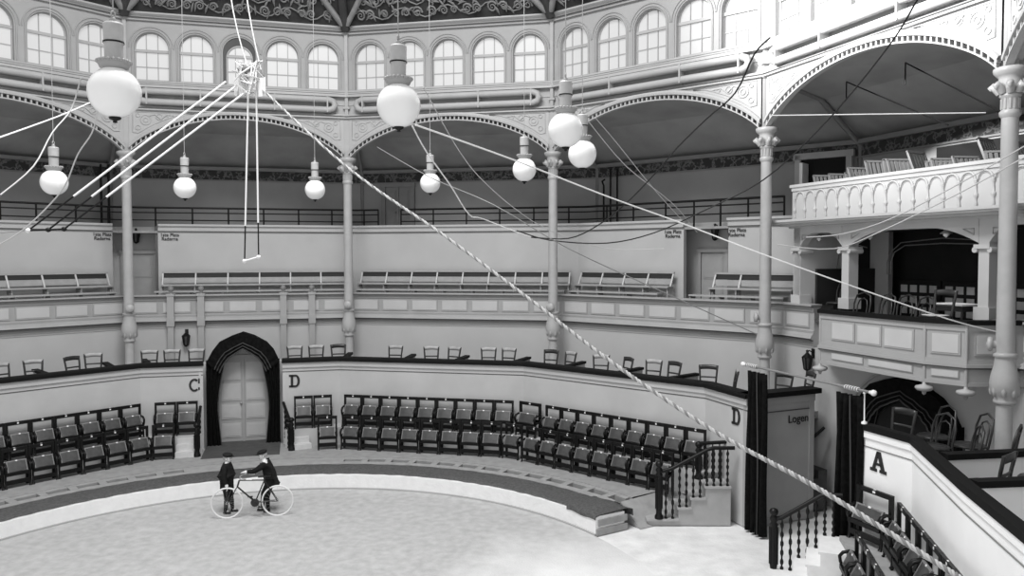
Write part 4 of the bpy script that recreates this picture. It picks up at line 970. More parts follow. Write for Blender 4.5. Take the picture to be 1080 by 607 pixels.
CH = [(-.53, 10.2, 12, 0, 'pale-backed box chair, leftmost above the far left stall wall'), (-.42, 10.25, -10, 0, 'pale-backed box chair, second above the far left stall wall'), (-.25, 10.2, 14, 1, 'dark-backed box chair with black partition beside it, left of the first column'), (-.175, 10.5, -20, 0, 'pale box chair half hidden by the rim left of the first column'),
      (.06, 10.2, 5, 0, 'box chair in the row of three above letter C, leftmost'), (.16, 10.2, 0, 0, 'box chair in the row of three above letter C, middle'), (.271, 10.2, -4, 0, 'box chair in the row of three above letter C, rightmost'),
      (.756, 10.2, 6, 0, 'box chair in the row of three above the left letter D, leftmost'), (.857, 10.2, -4, 0, 'box chair in the row of three above the left letter D, middle'), (.975, 10.25, 4, 1, 'dark-backed chair nearest the second column, third above the left letter D'),
      (1.262, 10.2, 0, 0, 'lone pale-backed box chair right of the second column'), (1.464, 10.2, 16, 0, 'left chair of the pair at the middle of the far stall'), (1.558, 10.2, -20, 0, 'right chair of the pair at the middle of the far stall'),
      (1.754, 10.2, 8, 0, 'left chair of the pair left of the third column'), (1.841, 10.2, -14, 0, 'right chair of the pair left of the third column'), (2.063, 10.2, 14, 1, 'dark-legged chair directly left of the third column base'), (2.16, 10.2, -12, 0, 'pale-railed chair directly right of the third column base'),
      (2.362, 10.2, 25, 0, 'left chair of the pair where the big rope crosses the rim'), (2.471, 10.2, -26, 1, 'right chair of the pair where the big rope crosses the rim'), (2.623, 10.2, 8, 0, 'left chair of the pair right of the big rope'), (2.707, 10.2, -16, 1, 'right chair of the pair right of the big rope'),
      (2.89, 10.2, 20, 1, 'left chair of the last pair before the left entrance curtain'), (3.0, 9.98, -30, 0, 'tilted rightmost chair before the left entrance curtain')]
for q, r, a, kind, lab in CH:
    b = math.floor(q); put_chair(ch2 if kind else ch1, pt(q, r + .25, 1.95), bay(b, 10).rz + math.radians(a), lab, 'box chairs along the far stall')
for k, (p, a) in enumerate([((8.32, 6.62), 20), ((8.8, 6.95), -15)]):
    put_chair(ch2, (*p, 1.95), f3.rz + math.radians(a), 'dark chair above the grey Logen wall, %s one' % ['left', 'right'][k], 'chairs above the Logen wall')
HA = [((9.58, 2.93), -50, 'dark bentwood chair right at the corner post of the A wall'), ((10.22, 3.15), -70, 'dark bentwood chair farthest back behind the A wall, before the draped arch'), ((9.98, 2.42), -60, 'dark bentwood chair nearest the corner of the A wall rim'), ((10.12, 1.72), -95, 'dark bentwood chair behind the corner of the A wall rim, second in line'), ((10.55, 2.6), -80, 'hoop-backed bentwood chair standing tallest behind the A wall'), ((10.72, 2.0), -120, 'hoop-backed bentwood chair right of the tallest one behind the A wall'), ((10.0, .42), -130, 'bentwood chair standing between the two white partitions behind the A wall'), ((10.75, .8), -100, 'bentwood chair cut by the right edge between the white partitions')]
for k, (p, a, lab) in enumerate(HA): put_chair(chh if k not in (0, 6) else ch2, (*p, 1.95), math.radians(a), lab, 'chairs in the boxes behind the A wall')
# chairs and a table in the bowed box
for k, (x, y, a) in enumerate([(2.5, .35, 4), (3.05, .3, -4), (3.6, .35, 5), (4.12, .5, -5), (4.66, .62, 4), (1.0, -.6, 10)]):
    put_chair(chh if k != 4 else ch2, f3(x, y, 3.92) - Vector((0, 0, .30 if k < 4 else .12)), f3.rz + math.radians(a), 'bentwood chair in the bowed box, %s' % (ORD[k] + ' from left' if k < 5 else 'in the narrow left opening'), 'chairs in the bowed box')
t = empty('box_table', f3(4.45, -.1, 3.92), f3.rz, 'small table with white cloth beside the right post of the bowed box', 'table')
mb = MB(); mb.box(-.3, .3, -.22, .22, .50, .53); mb.build('table_top', m_shirt, t)
mb = MB(); mb.box(-.27, .27, -.19, .19, .40, .5); mb.build('apron', m_wood, t)
for x in (-.25, .25):
    for y in (-.17, .17): mb = MB(); mb.tube([(x, y, .5), (x, y, 0)], .02, 6); mb.build('leg', m_wood, t)

# ------------------------------------------------------------------ gallery benches
def bench(s0, s1, r, z, back, label, rb=None):
    a, b = pt(s0, r, 3.9), pt(s1, r, 3.9); e = (b - a).normalized(); nn = Vector((e.y, -e.x, 0)); L = (b - a).length
    fr = lambda x, y, zz: a + e * x + nn * y + Vector((0, 0, zz))
    o = empty('gallery_bench', a, 0, label, 'bench', 'benches with backs in the gallery' if back else 'low backless benches in the gallery')
    h = z - 3.9
    mb = MB(); mb.box(0, L, -.14, .16, h - .04, h, fr); under(mb.build('seat_plank', m_bench, None), o)
    n = max(2, int(round(L / .85)) + 1)
    for k in range(n):
        x = .03 + (L - .06) * k / (n - 1); mb = MB(); mb.box(x - .02, x + .02, .08, .14, 0, h - .04, fr); mb.box(x - .02, x + .02, -.12, -.06, 0, h - .04, fr); mb.box(x - .02, x + .02, -.1, .14, h - .12, h - .04, fr); under(mb.build('leg', m_bench), o)
        if back: mb = MB(); mb.prism([(0, h - .04), (.035, h - .04), (.035 - .0, h + .36), (0, h + .36)], 0, 1, lambda a_, b_, c_, x=x: fr(x - .02 + a_ * 1.1, -.02 - .17 * (c_ - h) / .36 - (0 if b_ < .5 else .035), c_)); under(mb.build('back_support', m_benchs), o)
    if back:
        mb = MB(); mb.box(0, L, -.22, -.16, h + .33, h + .375, fr); under(mb.build('top_rail', m_bench), o)
        mb = MB(); mb.box(.03, L - .03, -.22, -.19, h + .20, h + .33, fr); under(mb.build('gap_shade', m_benchd), o)  # dark board stands in for the shade between top rail and lower slat
        mb = MB(); mb.box(0.02, L - .02, -.16, -.125, h + .04, h + .19, fr); under(mb.build('lower_slat', m_bench), o)
    return o
BN = [(-1.2, -.04, 'far left'), (.16, .985, 'over the ring doors'), (1.02, 1.985, 'between the second and third columns'), (2.02, 2.47, 'right of the third column'), (2.64, 2.955, 'beside the balcony, behind the fourth column')]
for s0, s1, w in BN:
    bench(s0, s1, 13.0, 4.50, True, 'pale gallery bench with painted shade in the back, ' + w)
for s0, s1, w in [(-1.2, -.04, 'far left'), (.13, .985, 'over the ring doors'), (1.02, 1.985, 'between the second and third columns'), (2.02, 2.455, 'right of the third column'), (2.59, 2.96, 'beside the balcony')]:
    bench(s0, s1, 12.62, 4.33, False, 'low pale backless bench at the parapet, ' + w)

# ------------------------------------------------------------------ upper railing
def railing(s0, s1, posts, label):
    o = empty('gallery_railing', pt(s0, 13.9, 6.06), 0, label, 'railing', 'railings of the upper walk')
    for z, nm in ((6.77, 'top_rail'), (6.62, 'middle_rail'), (6.40, 'lower_rail')):
        mb = MB(); mb.tube([pt(q, 13.9, z) for q in stations(s0, s1)], .032 if z > 6.7 else .02, 6); under(mb.build(nm, m_black), o)
    for q in posts:
        mb = MB(); p = pt(q, 13.9); mb.tube([Vector((p.x, p.y, 6.06)), Vector((p.x, p.y, 6.78))], .026, 6); under(mb.build('post', m_black), o)
railing(-1.3, 1.093, [-1.3, -1.15, -1.0, -.86, -.71, -.57, -.405, -.288, -.15, -.03, .153, .299, .445, .591, .739, .883, 1.027, 1.093], 'thin black railing of the upper walk left of the grey double door')
railing(1.198, 2.839, [1.198, 1.345, 1.493, 1.639, 1.786, 1.934, 2.11, 2.235, 2.379, 2.498, 2.604, 2.709, 2.839], 'thin black railing of the upper walk right of the grey double door')

# ------------------------------------------------------------------ globe lamps
def make_lamp():
    o = empty('globe_lamp'); D = .42
    mb = MB(); mb.lathe([(.0, -.21)] + [(.21 * math.sin(PI * k / 16), -.21 * math.cos(PI * k / 16)) for k in range(1, 15)] + [(.10, .195)], 24); mb.build('globe', m_glass, o)
    mb = MB(); mb.lathe([(0, -.255), (.02, -.25), (.015, -.235), (.045, -.222), (.05, -.205), (0, -.2)], 12); mb.build('finial', m_black, o)
    mb = MB(); n = 20
    mb.lathe([(.085, .19), (.11, .20), (.118, .22), (.135, .245), (.125, .25), (.08, .25)], n)
    for k in range(n): t = 2 * PI * k / n; mb.lathe([(0, .235), (.017, .245), (.017, .26), (0, .27)], 5, lambda x, y, z, t=t: (x + .125 * math.cos(t), y + .125 * math.sin(t), z))
    mb.build('crown_collar', m_lampd, o)
    mb = MB(); mb.lathe([(.072, .25), (.074, .40), (.08, .405), (.08, .42), (.078, .42), (.08, .56), (.07, .575), (.02, .58)], 24, smooth=False); cs = mb.build('casing', m_lampm, o)
    mb = MB(); mb.lathe([(.083, .405), (.084, .412), (.083, .42)], 18, cap=False); mb.build('band', m_black, cs)
    mb = MB(); mb.lathe([(.02, .575), (.03, .60), (.015, .62)], 8); mb.tube([(.0, .022 * math.cos(t), .645 + .026 * math.sin(t)) for t in [2 * PI * k / 8 for k in range(8)]], .008, 5, closed=True); mb.build('hook', m_lampd, o)
    mb = MB(); mb.tube([(0, 0, .66), (0, 0, 6.2)], .006, 5); mb.build('suspension_wire', m_lampd, o)
    return o
LP = [((1.49, -4.44, 6.65), 'largest, in the upper left before the clerestory'), ((3.49, -3.03, 6.73), 'second largest, right of the second column'), ((4.84, -.89, 6.79), 'front one of the overlapping pair at the third column'), ((4.81, 1.34, 6.79), 'rear one of the overlapping pair at the third column'), ((3.56, 3.47, 6.82), 'left of the overlapping pair, beside the third column'), ((1.26, 5.33, 6.80), 'small one before the grey upper door'), ((-1.24, 5.24, 6.70), 'smallest one, left of the second column'), ((-3.07, 3.41, 6.62), 'small one right of the first column'), ((-3.83, .97, 6.51), 'leftmost one near the left edge')]
lamp0 = make_lamp()
for k, (p, w) in enumerate(LP):
    o = lamp0 if k == 0 else copy_tree(lamp0); o.location = p; tag(o, 'hanging white globe lamp, ' + w, 'lamp', 'globe lamps hanging in a ring')

# ------------------------------------------------------------------ wall lanterns
def make_lantern():
    o = empty('wall_lantern')
    mb = MB(); mb.tube([(0, 0, .12), (0, -.1, .17), (0, -.14, .13)], .012, 5); mb.box(-.04, .04, -.015, 0, .02, .2); mb.build('bracket', m_black, o)
    mb = MB(); mb.lathe([(.03, .12), (.05, .10), (.09, .06), (.10, .05)], 6, lambda x, y, z: (x, y - .14, z)); mb.lathe([(0, .19), (.03, .17), (.02, .13), (.035, .12)], 8, lambda x, y, z: (x, y - .14, z)); mb.build('cap', m_black, o)
    mb = MB(); mb.lathe([(.085, .05), (.05, -.17)], 6, lambda x, y, z: (x, y - .14, z)); g = mb.build('glass_body', m_seatw, o)
    mb = MB()
    for k in range(6):
        t = 2 * PI * k / 6; mb.tube([(.09 * math.cos(t), .09 * math.sin(t) - .14, .05), (.054 * math.cos(t), .054 * math.sin(t) - .14, -.18)], .012, 4)
    mb.lathe([(.06, -.17), (.05, -.2), (0, -.22)], 6, lambda x, y, z: (x, y - .14, z)); mb.build('lantern_frame', m_black, o); return o
ln0 = make_lantern()
for k, (b, r, s_, z, w) in enumerate([(0, 12.2, .255, 3.03, 'on the wall above letter C'), (0, 14.3, .085, 5.95, 'over the recess door by the first column'), (2, 14.3, .565, 5.95, 'over the recess door left of the fourth column'), (3, 12.2, .154, 3.05, 'on the wall below the bowed box')]):
    fr = bay(b, r); o = ln0 if k == 0 else copy_tree(ln0); o.location = fr(s_ * fr.L, .005, z); o.rotation_euler = (0, 0, fr.rz); o.scale = (1.15,) * 3
    tag(o, 'small black wall lantern ' + w, 'lantern', 'wall lanterns')

# ------------------------------------------------------------------ letters and signs
def slab_letter(ch, fr, cx, z0, h, y, label):
    w = h * .78; t = h * .19; s = h * .15; mb = MB(); d = .012
    P = lambda x, z: (cx + x, z0 + z)
    if ch == 'C':
        R, r = h / 2, h / 2 - t * .9; n = 20; a0, a1 = math.radians(50), math.radians(310)
        k = w / h
        for j in range(n):
            ta, tb = a0 + (a1 - a0) * j / n, a0 + (a1 - a0) * (j + 1) / n
            q = [P(R * k * math.cos(ta), R + R * math.sin(ta)), P(R * k * math.cos(tb), R + R * math.sin(tb)), P((R - t) * k * math.cos(tb), R + (R - s) * math.sin(tb)), P((R - t) * k * math.cos(ta), R + (R - s) * math.sin(ta))]
            mb.prism(q, y, y + d, fr)
        mb.prism([P(w * .34, h * .62), P(w * .5, h * .62), P(w * .5, h), P(w * .36, h)], y, y + d, fr); mb.prism([P(w * .34, h * .12), P(w * .5, h * .12), P(w * .5, h * .32), P(w * .34, h * .32)], y, y + d, fr)
    elif ch == 'D':
        mb.prism([P(-w * .38, 0), P(-w * .38 + t, 0), P(-w * .38 + t, h), P(-w * .38, h)], y, y + d, fr)
        for z in (0, h - s): mb.prism([P(-w * .55, z), P(w * .1, z), P(w * .1, z + s), P(-w * .55, z + s)], y, y + d, fr)
        n = 14; k = .42 * w / (h / 2)
        for j in range(n):
            ta, tb = -PI / 2 + PI * j / n, -PI / 2 + PI * (j + 1) / n; R = h / 2
            q = [P(w * .1 + R * k * math.cos(ta), R + R * math.sin(ta)), P(w * .1 + R * k * math.cos(tb), R + R * math.sin(tb)), P(w * .1 + max(0, R * k - t) * math.cos(tb), R + (R - s) * math.sin(tb)), P(w * .1 + max(0, R * k - t) * math.cos(ta), R + (R - s) * math.sin(ta))]
            mb.prism(q, y, y + d, fr)
    else:
        mb.prism([P(-w * .5, s), P(-w * .27, s), P(w * .06, h), P(-w * .14, h)], y, y + d, fr); mb.prism([P(w * .22, s), P(w * .5, s), P(w * .16, h), P(-w * .14, h)], y, y + d, fr)
        mb.prism([P(-w * .3, h * .32), P(w * .3, h * .32), P(w * .26, h * .44), P(-w * .25, h * .44)], y, y + d, fr)
        for x in (-w * .40, w * .38): mb.prism([P(x - w * .27, 0), P(x + w * .27, 0), P(x + w * .27, s), P(x - w * .27, s)], y, y + d, fr)
    o = mb.build('painted_letter', m_letter); return tag(o, label, 'letter', 'painted stall letters')
fs0 = bay(0, 9.62); fs3 = bay(3, 9.62)
slab_letter('C', fs0, fs0.L * .258, 1.88, .33, .005, 'black painted letter C on the stall wall left of the ring doors')
slab_letter('D', fs0, fs0.L * .762, 1.88, .33, .005, 'black painted letter D on the stall wall right of the ring doors')
slab_letter('D', fs3, fs3.L * .225, 1.95, .33, .005, 'black painted letter D on the stall wall beside the left entrance curtain')
ea = (PA[1] - PA[0]).normalized(); na = Vector((ea.y, -ea.x, 0)); fA = lambda x, y, z: PA[0] + ea * x + na * y + Vector((0, 0, z))
slab_letter('A', fA, .36, 1.93, .32, .005, 'black painted letter A on the white wall at right')
def text(name, body, size, fr, x, z, y, label, bold=.012):
    cu_ = bpy.data.curves.new(name, 'FONT'); cu_.body = body; cu_.size = size; cu_.extrude = .003; cu_.offset = bold * size; cu_.align_x = 'CENTER'; cu_.space_line = .85
    tmp = bpy.data.objects.new(name, cu_); COL.objects.link(tmp); dg = bpy.context.evaluated_depsgraph_get(); me = bpy.data.meshes.new_from_object(tmp.evaluated_get(dg)); bpy.data.objects.remove(tmp)
    me.materials.clear(); me.materials.append(m_letter)
    o = bpy.data.objects.new(name, me); COL.objects.link(o)
    p = fr(x, y, z); ex = fr(x + 1, y, z) - p; ny = fr(x, y + 1, z) - p
    Mx = Matrix((ex, Vector((0, 0, 1)), ny)).transposed().to_4x4(); Mx.translation = p; o.matrix_world = Mx
    return tag(o, label, 'sign', 'painted signs')
for b, q, w in [(-1, .935, 'left of the first column'), (0, .203, 'right of the first column'), (2, .447, 'left of the right-hand gallery door'), (2, .706, 'right of the right-hand gallery door')]:
    fr = bay(b, 13.4); text('painted_sign', '1ste Plats\nRaderna', .135, fr, fr.L * q, 5.90, .02, 'painted sign 1ste Plats Raderna on the gallery screen, ' + w, .008)
text('painted_sign', 'Logen', .22, frL, 1.24, 1.98, .02, 'painted sign Logen on the grey entrance wall', .012)

# ------------------------------------------------------------------ ropes, trapezes and wires
def rope(name, pts, r, m, label, cat, group=None, n=6, sub=4):
    P_ = [Vector(p) for p in pts]; out = []
    for i in range(len(P_) - 1):
        p0, p1, p2, p3 = P_[max(0, i - 1)], P_[i], P_[i + 1], P_[min(len(P_) - 1, i + 2)]
        for k in range(sub):
            t = k / sub; out.append(.5 * ((2 * p1) + (p2 - p0) * t + (2 * p0 - 5 * p1 + 4 * p2 - p3) * t * t + (3 * p1 - p0 - 3 * p2 + p3) * t ** 3))
    out.append(P_[-1]); mb = MB(); mb.tube(out, r, n); return tag(mb.build(name, m), label, cat, group)
BR = [(-.15, .82, 7.95), (1.79, -.29, 6.50), (3.47, -1.42, 5.53), (4.66, -2.34, 4.83), (5.50, -3.11, 4.34), (6.38, -3.97, 3.91), (7.04, -4.67, 3.69), (7.67, -5.47, 3.44), (7.81, -5.75, 3.40)]
def big_rope():
    P_ = [Vector(p) for p in BR]; out = []
    for i in range(len(P_) - 1):
        p0, p1, p2, p3 = P_[max(0, i - 1)], P_[i], P_[i + 1], P_[min(len(P_) - 1, i + 2)]
        for k in range(90):
            t = k / 90; out.append(.5 * ((2 * p1) + (p2 - p0) * t + (2 * p0 - 5 * p1 + 4 * p2 - p3) * t * t + (3 * p1 - p0 - 3 * p2 + p3) * t ** 3))
    o = empty('rigging_rope', BR[0], 0, 'thick twisted rope slanting from the trapeze rigging to the lower right', 'rope')
    n = len(out)
    for s_ in range(3):
        pts = []
        for i, p in enumerate(out):
            d = (out[min(n - 1, i + 1)] - out[max(0, i - 1)]).normalized(); u = d.cross(Vector((0, 0, 1))).normalized(); w = d.cross(u)
            a = i * .72 + s_ * 2 * PI / 3; pts.append(p + (u * math.cos(a) + w * math.sin(a)) * .0095)
        mb = MB(); mb.tube(pts, .0095, 5); under(mb.build('strand', (m_ropeg, m_ropeg, m_hemp)[s_]), o)
    return o
big_rope()
# rigging bundle at the middle
o = empty('rigging_bundle', (-.2, .7, 8.0), 0, 'tangled white rigging bundle of pulleys and cloth before the niche window', 'rigging')
mb = MB(); mb.lathe([(0, .20), (.05, .18), (.075, .12), (.06, .06), (0, .04)], 10, lambda x, y, z: (x * 1.2 + .0, y, z)); mb.build('pulley_block', m_seatf, o)
rd = random.Random(3)
for k in range(9):
    mb = MB(); pts = [(rd.uniform(-.2, .24), rd.uniform(-.1, .1), rd.uniform(-.3, .25)) for _ in range(8)]; mb.tube(pts, .014, 6); mb.build('rope_knot', m_rope, o)
mb = MB(); mb.grid(lambda u, v: (-.22 + .5 * u, .04 * math.sin(u * 20), .02 - .28 * v - .05 * math.sin(u * 9)), 16, 6); mb.build('cloth', m_rope, o)
for x0, x1, w in ((-.18, -.52, 'left'), (.02, -.24, 'right')):
    rope('hanging_rope', [(x0, .71, 8.1), (x0 * .3 + x1 * .7, .7, 9.0), (x1 - .2, .72, 11.0), (x1 - .35, .75, 12.6)], 0.010, m_rope, 'pale rope rising from the rigging bundle to the dome, %s one' % w, 'rope', 'ropes to the dome')
# hanging trapeze
tz = empty('trapeze', (-.12, .62, 5.25), 0, 'hanging trapeze with two white ropes and a pale bar', 'trapeze')
for (a, b) in (((-.19, .71, 7.87), (-.23, .60, 5.22)), ((-.07, .73, 7.87), (-.02, .64, 5.28))):
    a, b = Vector(a), Vector(b); m_ = a.lerp(b, .80); mb = MB(); mb.tube([a, m_], .014, 6); under(mb.build('rope', m_rope), tz)
    mb = MB(); mb.tube([m_, b], .011, 6); under(mb.build('grip', m_black), tz)
    mb = MB(); mb.lathe([(0, -.035), (.03, -.02), (.035, 0), (.03, .02), (0, .035)], 8, lambda x, y, z, b=b: (b.x + x, b.y + y, b.z + z)); under(mb.build('end_knob', m_plate), tz)
mb = MB(); mb.tube([(-.23, .60, 5.22), (-.02, .64, 5.28)], .014, 6); under(mb.build('bar', m_plate), tz)
# swing bar drawn to the left
sw = empty('drawn_trapeze', (-2.18, -1.09, 5.65), 0, 'triple-rope trapeze drawn far to the left, with dark grips', 'trapeze')
EN = []
for a, b in (((-.52, .64, 7.93), (-2.41, -1.14, 5.64)), ((-.36, .67, 7.87), (-2.15, -1.08, 5.65)), ((-.19, .70, 7.80), (-1.94, -1.04, 5.66))):
    a, b = Vector(a), Vector(b); EN.append(b); m_ = a.lerp(b, .79); mb = MB(); mb.tube([a, m_], .015, 6); under(mb.build('rope', m_rope), sw)
    mb = MB(); mb.tube([m_, b], .012, 6); under(mb.build('grip', m_black), sw)
    mb = MB(); mb.lathe([(0, -.035), (.03, -.02), (.036, 0), (.03, .02), (0, .035)], 8, lambda x, y, z, b=b: (b.x + x, b.y + y, b.z + z)); under(mb.build('end_knob', m_rope if len(EN) == 1 else m_black), sw)
mb = MB(); mb.tube([EN[0], EN[1], EN[2]], .012, 6); under(mb.build('bar', m_black), sw)
G1, G2 = 'thin pale ropes across the hall', 'dark cables across the hall'
rope('guy_rope', [(-2.45, -1.14, 5.64), (-2.40, -1.75, 5.58), (-2.3, -2.6, 5.5)], .006, m_doord, 'thin tie line holding the drawn trapeze to the left', 'rope', G1)
rope('guy_rope', [(3.36, -2.11, 6.70), (4.16, -.44, 6.49), (5.21, .77, 6.12), (6.27, 1.58, 5.76), (7.37, 1.78, 5.33), (8.74, 2.02, 4.83), (10.15, 2.38, 4.34), (10.95, 2.80, 4.13)], .011, m_rope, 'white guy rope from the second globe lamp to the boss of the largest column', 'rope', G1)
rope('guy_rope', [(2.99, -.63, 7.43), (2.94, .37, 7.17), (2.93, 1.38, 6.88), (2.99, 2.40, 6.60), (3.34, 3.47, 6.17), (3.86, 4.58, 5.78), (4.85, 5.78, 5.44), (5.99, 6.0, 5.44)], .007, m_wirel, 'thin curving pale rope passing left of the third column lamps', 'rope', G1)
rope('guy_rope', [(3.17, -1.64, 6.77), (3.03, -.65, 6.61), (3.06, .36, 6.28), (3.08, 1.37, 5.92), (3.07, 2.39, 5.90), (3.67, 3.51, 5.63), (4.04, 4.60, 5.60)], .009, m_rope, 'slack white rope dropping from under the second globe lamp', 'rope', G1)
rope('guy_rope', [(-.56, -2.34, 7.33), (-.66, -2.38, 6.97), (-.49, -2.87, 6.62), (-.30, -3.35, 6.20), (-.21, -3.86, 5.87)], .008, m_wirel, 'slack pale rope curving past the leftmost globe lamp', 'rope', G1)
rope('guy_rope', [(-.36, -2.32, 6.97), (-.43, -2.34, 6.70), (-.59, -2.38, 6.45), (-.73, -2.42, 6.10), (-.95, -2.47, 5.83), (-1.24, -2.54, 5.56), (-1.51, -2.60, 5.40)], .008, m_wirel, 'slack pale rope falling from under the largest globe lamp', 'rope', G1)
rope('guy_rope', [(-2.41, -1.71, 6.76), (-3.10, .22, 7.42), (-4.05, 2.10, 8.03)], .011, m_rope, 'taut white rope rising from the left edge to the first arch', 'rope', G1)
rope('guy_rope', [(.62, 4.0, 7.37), (2.20, 2.24, 6.59), (3.44, 1.45, 6.07), (4.57, 1.64, 5.40), (6.0, 1.89, 4.73), (7.42, 2.35, 4.07)], .009, m_seatf, 'grey rope slanting down to the base of the fourth column', 'rope', G1)
rope('guy_rope', [(10.15, -.29, 6.59), (9.66, .62, 6.18), (9.12, 1.52, 5.80), (8.47, 1.39, 5.59), (7.95, 1.28, 5.54)], .008, m_wirel, 'pale line sagging across the balcony front, upper one', 'rope', G1)
rope('guy_rope', [(10.15, -.29, 6.46), (9.66, .62, 6.06), (8.99, 1.49, 5.63), (8.34, 1.36, 5.38), (7.56, 1.2, 5.44)], .008, m_wirel, 'pale line sagging across the balcony front, lower one', 'rope', G1)
rope('guy_rope', [(4.72, 2.77, 7.56), (5.32, 3.88, 6.89), (6.16, 5.04, 6.28), (6.65, 6.14, 5.77)], .007, m_wirel, 'thin pale line from the rear lamp of the pair to the right-hand recess, lower one', 'rope', G1)
rope('guy_rope', [(4.87, 2.80, 7.57), (5.15, 3.86, 7.31), (5.81, 4.98, 6.55), (6.46, 6.11, 5.90)], .007, m_wirel, 'thin pale line from the rear lamp of the pair to the right-hand recess, upper one', 'rope', G1)
rope('guy_rope', [(7.88, 4.41, 7.78), (11.01, 3.49, 7.55)], .010, m_wirel, 'level pale rope stretched between the two right-hand columns', 'rope', G1)
rope('black_cable', [(9.07, -.42, 8.52), (8.93, -.15, 8.30), (8.83, .32, 8.02), (8.53, .96, 7.55), (8.11, 1.58, 7.03), (7.48, 2.25, 6.44), (6.61, 2.57, 6.0), (5.84, 2.92, 5.67), (5.07, 2.76, 5.50), (4.15, 2.58, 5.55), (3.61, 2.48, 5.71)], .011, m_wire, 'long black cable sagging from the top edge over the fourth column', 'cable', G2)
rope('black_cable', [(7.18, -.82, 7.77), (7.06, -.34, 7.71), (6.88, .12, 7.35), (6.55, .56, 7.11), (6.18, .99, 6.80), (5.85, 1.42, 6.47), (5.42, 1.83, 6.08), (4.96, 2.24, 5.77), (4.45, 2.64, 5.58), (3.84, 2.53, 5.60)], .011, m_wire, 'black cable sagging in front of the arch left of the fourth column', 'cable', G2)

# ------------------------------------------------------------------ bicycle
BE = Vector((.9345, .3559, 0)); BN_ = Vector((-.3559, .9345, 0)); B0 = Vector((-2.68, 4.05, 0))
def Bf(x, y, z): return B0 + BE * x + BN_ * y + Vector((0, 0, z))
bk = empty('bicycle', B0, 0, 'black bicycle with white tyres held by two boys in the ring', 'bicycle')
def wheel(cx, r=.305):
    w = under(MB().lathe([(.022, -.03), (.022, .03)], 10, lambda x, y, z: Bf(cx + x, z, r + y)).build('wheel', m_steel), bk)
    mb = MB(); mb.tube([Bf(cx + r * math.cos(t), 0, r + r * math.sin(t)) for t in [2 * PI * k / 40 for k in range(40)]], .017, 8, closed=True)
    ty = mb.build('tyre', m_tyre); ty.parent = w
    mb = MB()
    for k in range(20):
        t = 2 * PI * k / 20; mb.tube([Bf(cx + .02 * math.cos(t + .8), (.02 if k % 2 else -.02), r + .02 * math.sin(t + .8)), Bf(cx + (r - .01) * math.cos(t), 0, r + (r - .01) * math.sin(t))], .0016, 3)
    sp = mb.build('spokes', m_steel); sp.parent = w
wheel(0.01); wheel(1.0)
HT, HB, BB, STp = Bf(.255, 0, .76), Bf(.215, 0, .63), Bf(.56, 0, .30), Bf(.745, 0, .74)
mb = MB(); mb.tube([HT, STp], .014, 8); mb.tube([HB, BB], .016, 8); mb.tube([STp, BB], .014, 8); mb.tube([HT, HB], .018, 8)
for s_ in (-1, 1): mb.tube([BB + BN_ * .03 * s_, Bf(1.0, .045 * s_, .305)], .009, 6); mb.tube([STp + BN_ * .015 * s_, Bf(1.0, .045 * s_, .305)], .008, 6)
under(mb.build('frame', m_bike), bk)
mb = MB()
for s_ in (-1, 1): mb.tube([HB, Bf(.18, .04 * s_, .58), Bf(.09, .045 * s_, .38), Bf(.01, .045 * s_, .305)], .010, 6)
under(mb.build('fork', m_bike), bk)
mb = MB(); mb.tube([Bf(.265, 0, .76), Bf(.27, 0, .84)], .012, 6); mb.tube([Bf(.50, -.2, .82), Bf(.42, -.21, .83), Bf(.3, -.12, .84), Bf(.27, 0, .845), Bf(.3, .12, .84), Bf(.42, .21, .83), Bf(.50, .2, .82)], .011, 6); under(mb.build('handlebar', m_steel), bk)
mb = MB(); mb.tube([Bf(.53, -.2, .82), Bf(.42, -.21, .83)], .016, 6); mb.tube([Bf(.53, .2, .82), Bf(.42, .21, .83)], .016, 6); under(mb.build('grips', m_plate), bk)
mb = MB(); mb.tube([STp, Bf(.765, 0, .82)], .012, 6); mb.grid(lambda u, v: Bf(.62 + .26 * u, (-1 + 2 * v) * (.02 + .07 * u ** 1.5), .835 - .03 * (2 * v - 1) ** 2 + .02 * u * u), 8, 6); mb.grid(lambda u, v: Bf(.62 + .26 * u, (-1 + 2 * v) * (.02 + .07 * u ** 1.5), .80 + .02 * u * u), 8, 6); under(mb.build('saddle', m_bike), bk)
mb = MB(); mb.lathe([(.075, -.008), (.085, 0), (.075, .008)], 18, lambda x, y, z: BB + BE * x + Vector((0, 0, y)) + BN_ * (z - .05)); mb.tube([BB - BN_ * .06, BB + BE * .1 - BN_ * .07 - Vector((0, 0, .09))], .008, 5); mb.tube([BB + BN_ * .06, BB - BE * .1 + BN_ * .07 + Vector((0, 0, .09))], .008, 5); mb.box(.62, .72, -.10, -.06, .2, .22, Bf); mb.box(.4, .5, .06, .1, .38, .4, Bf); under(mb.build('crankset', m_bike), bk)

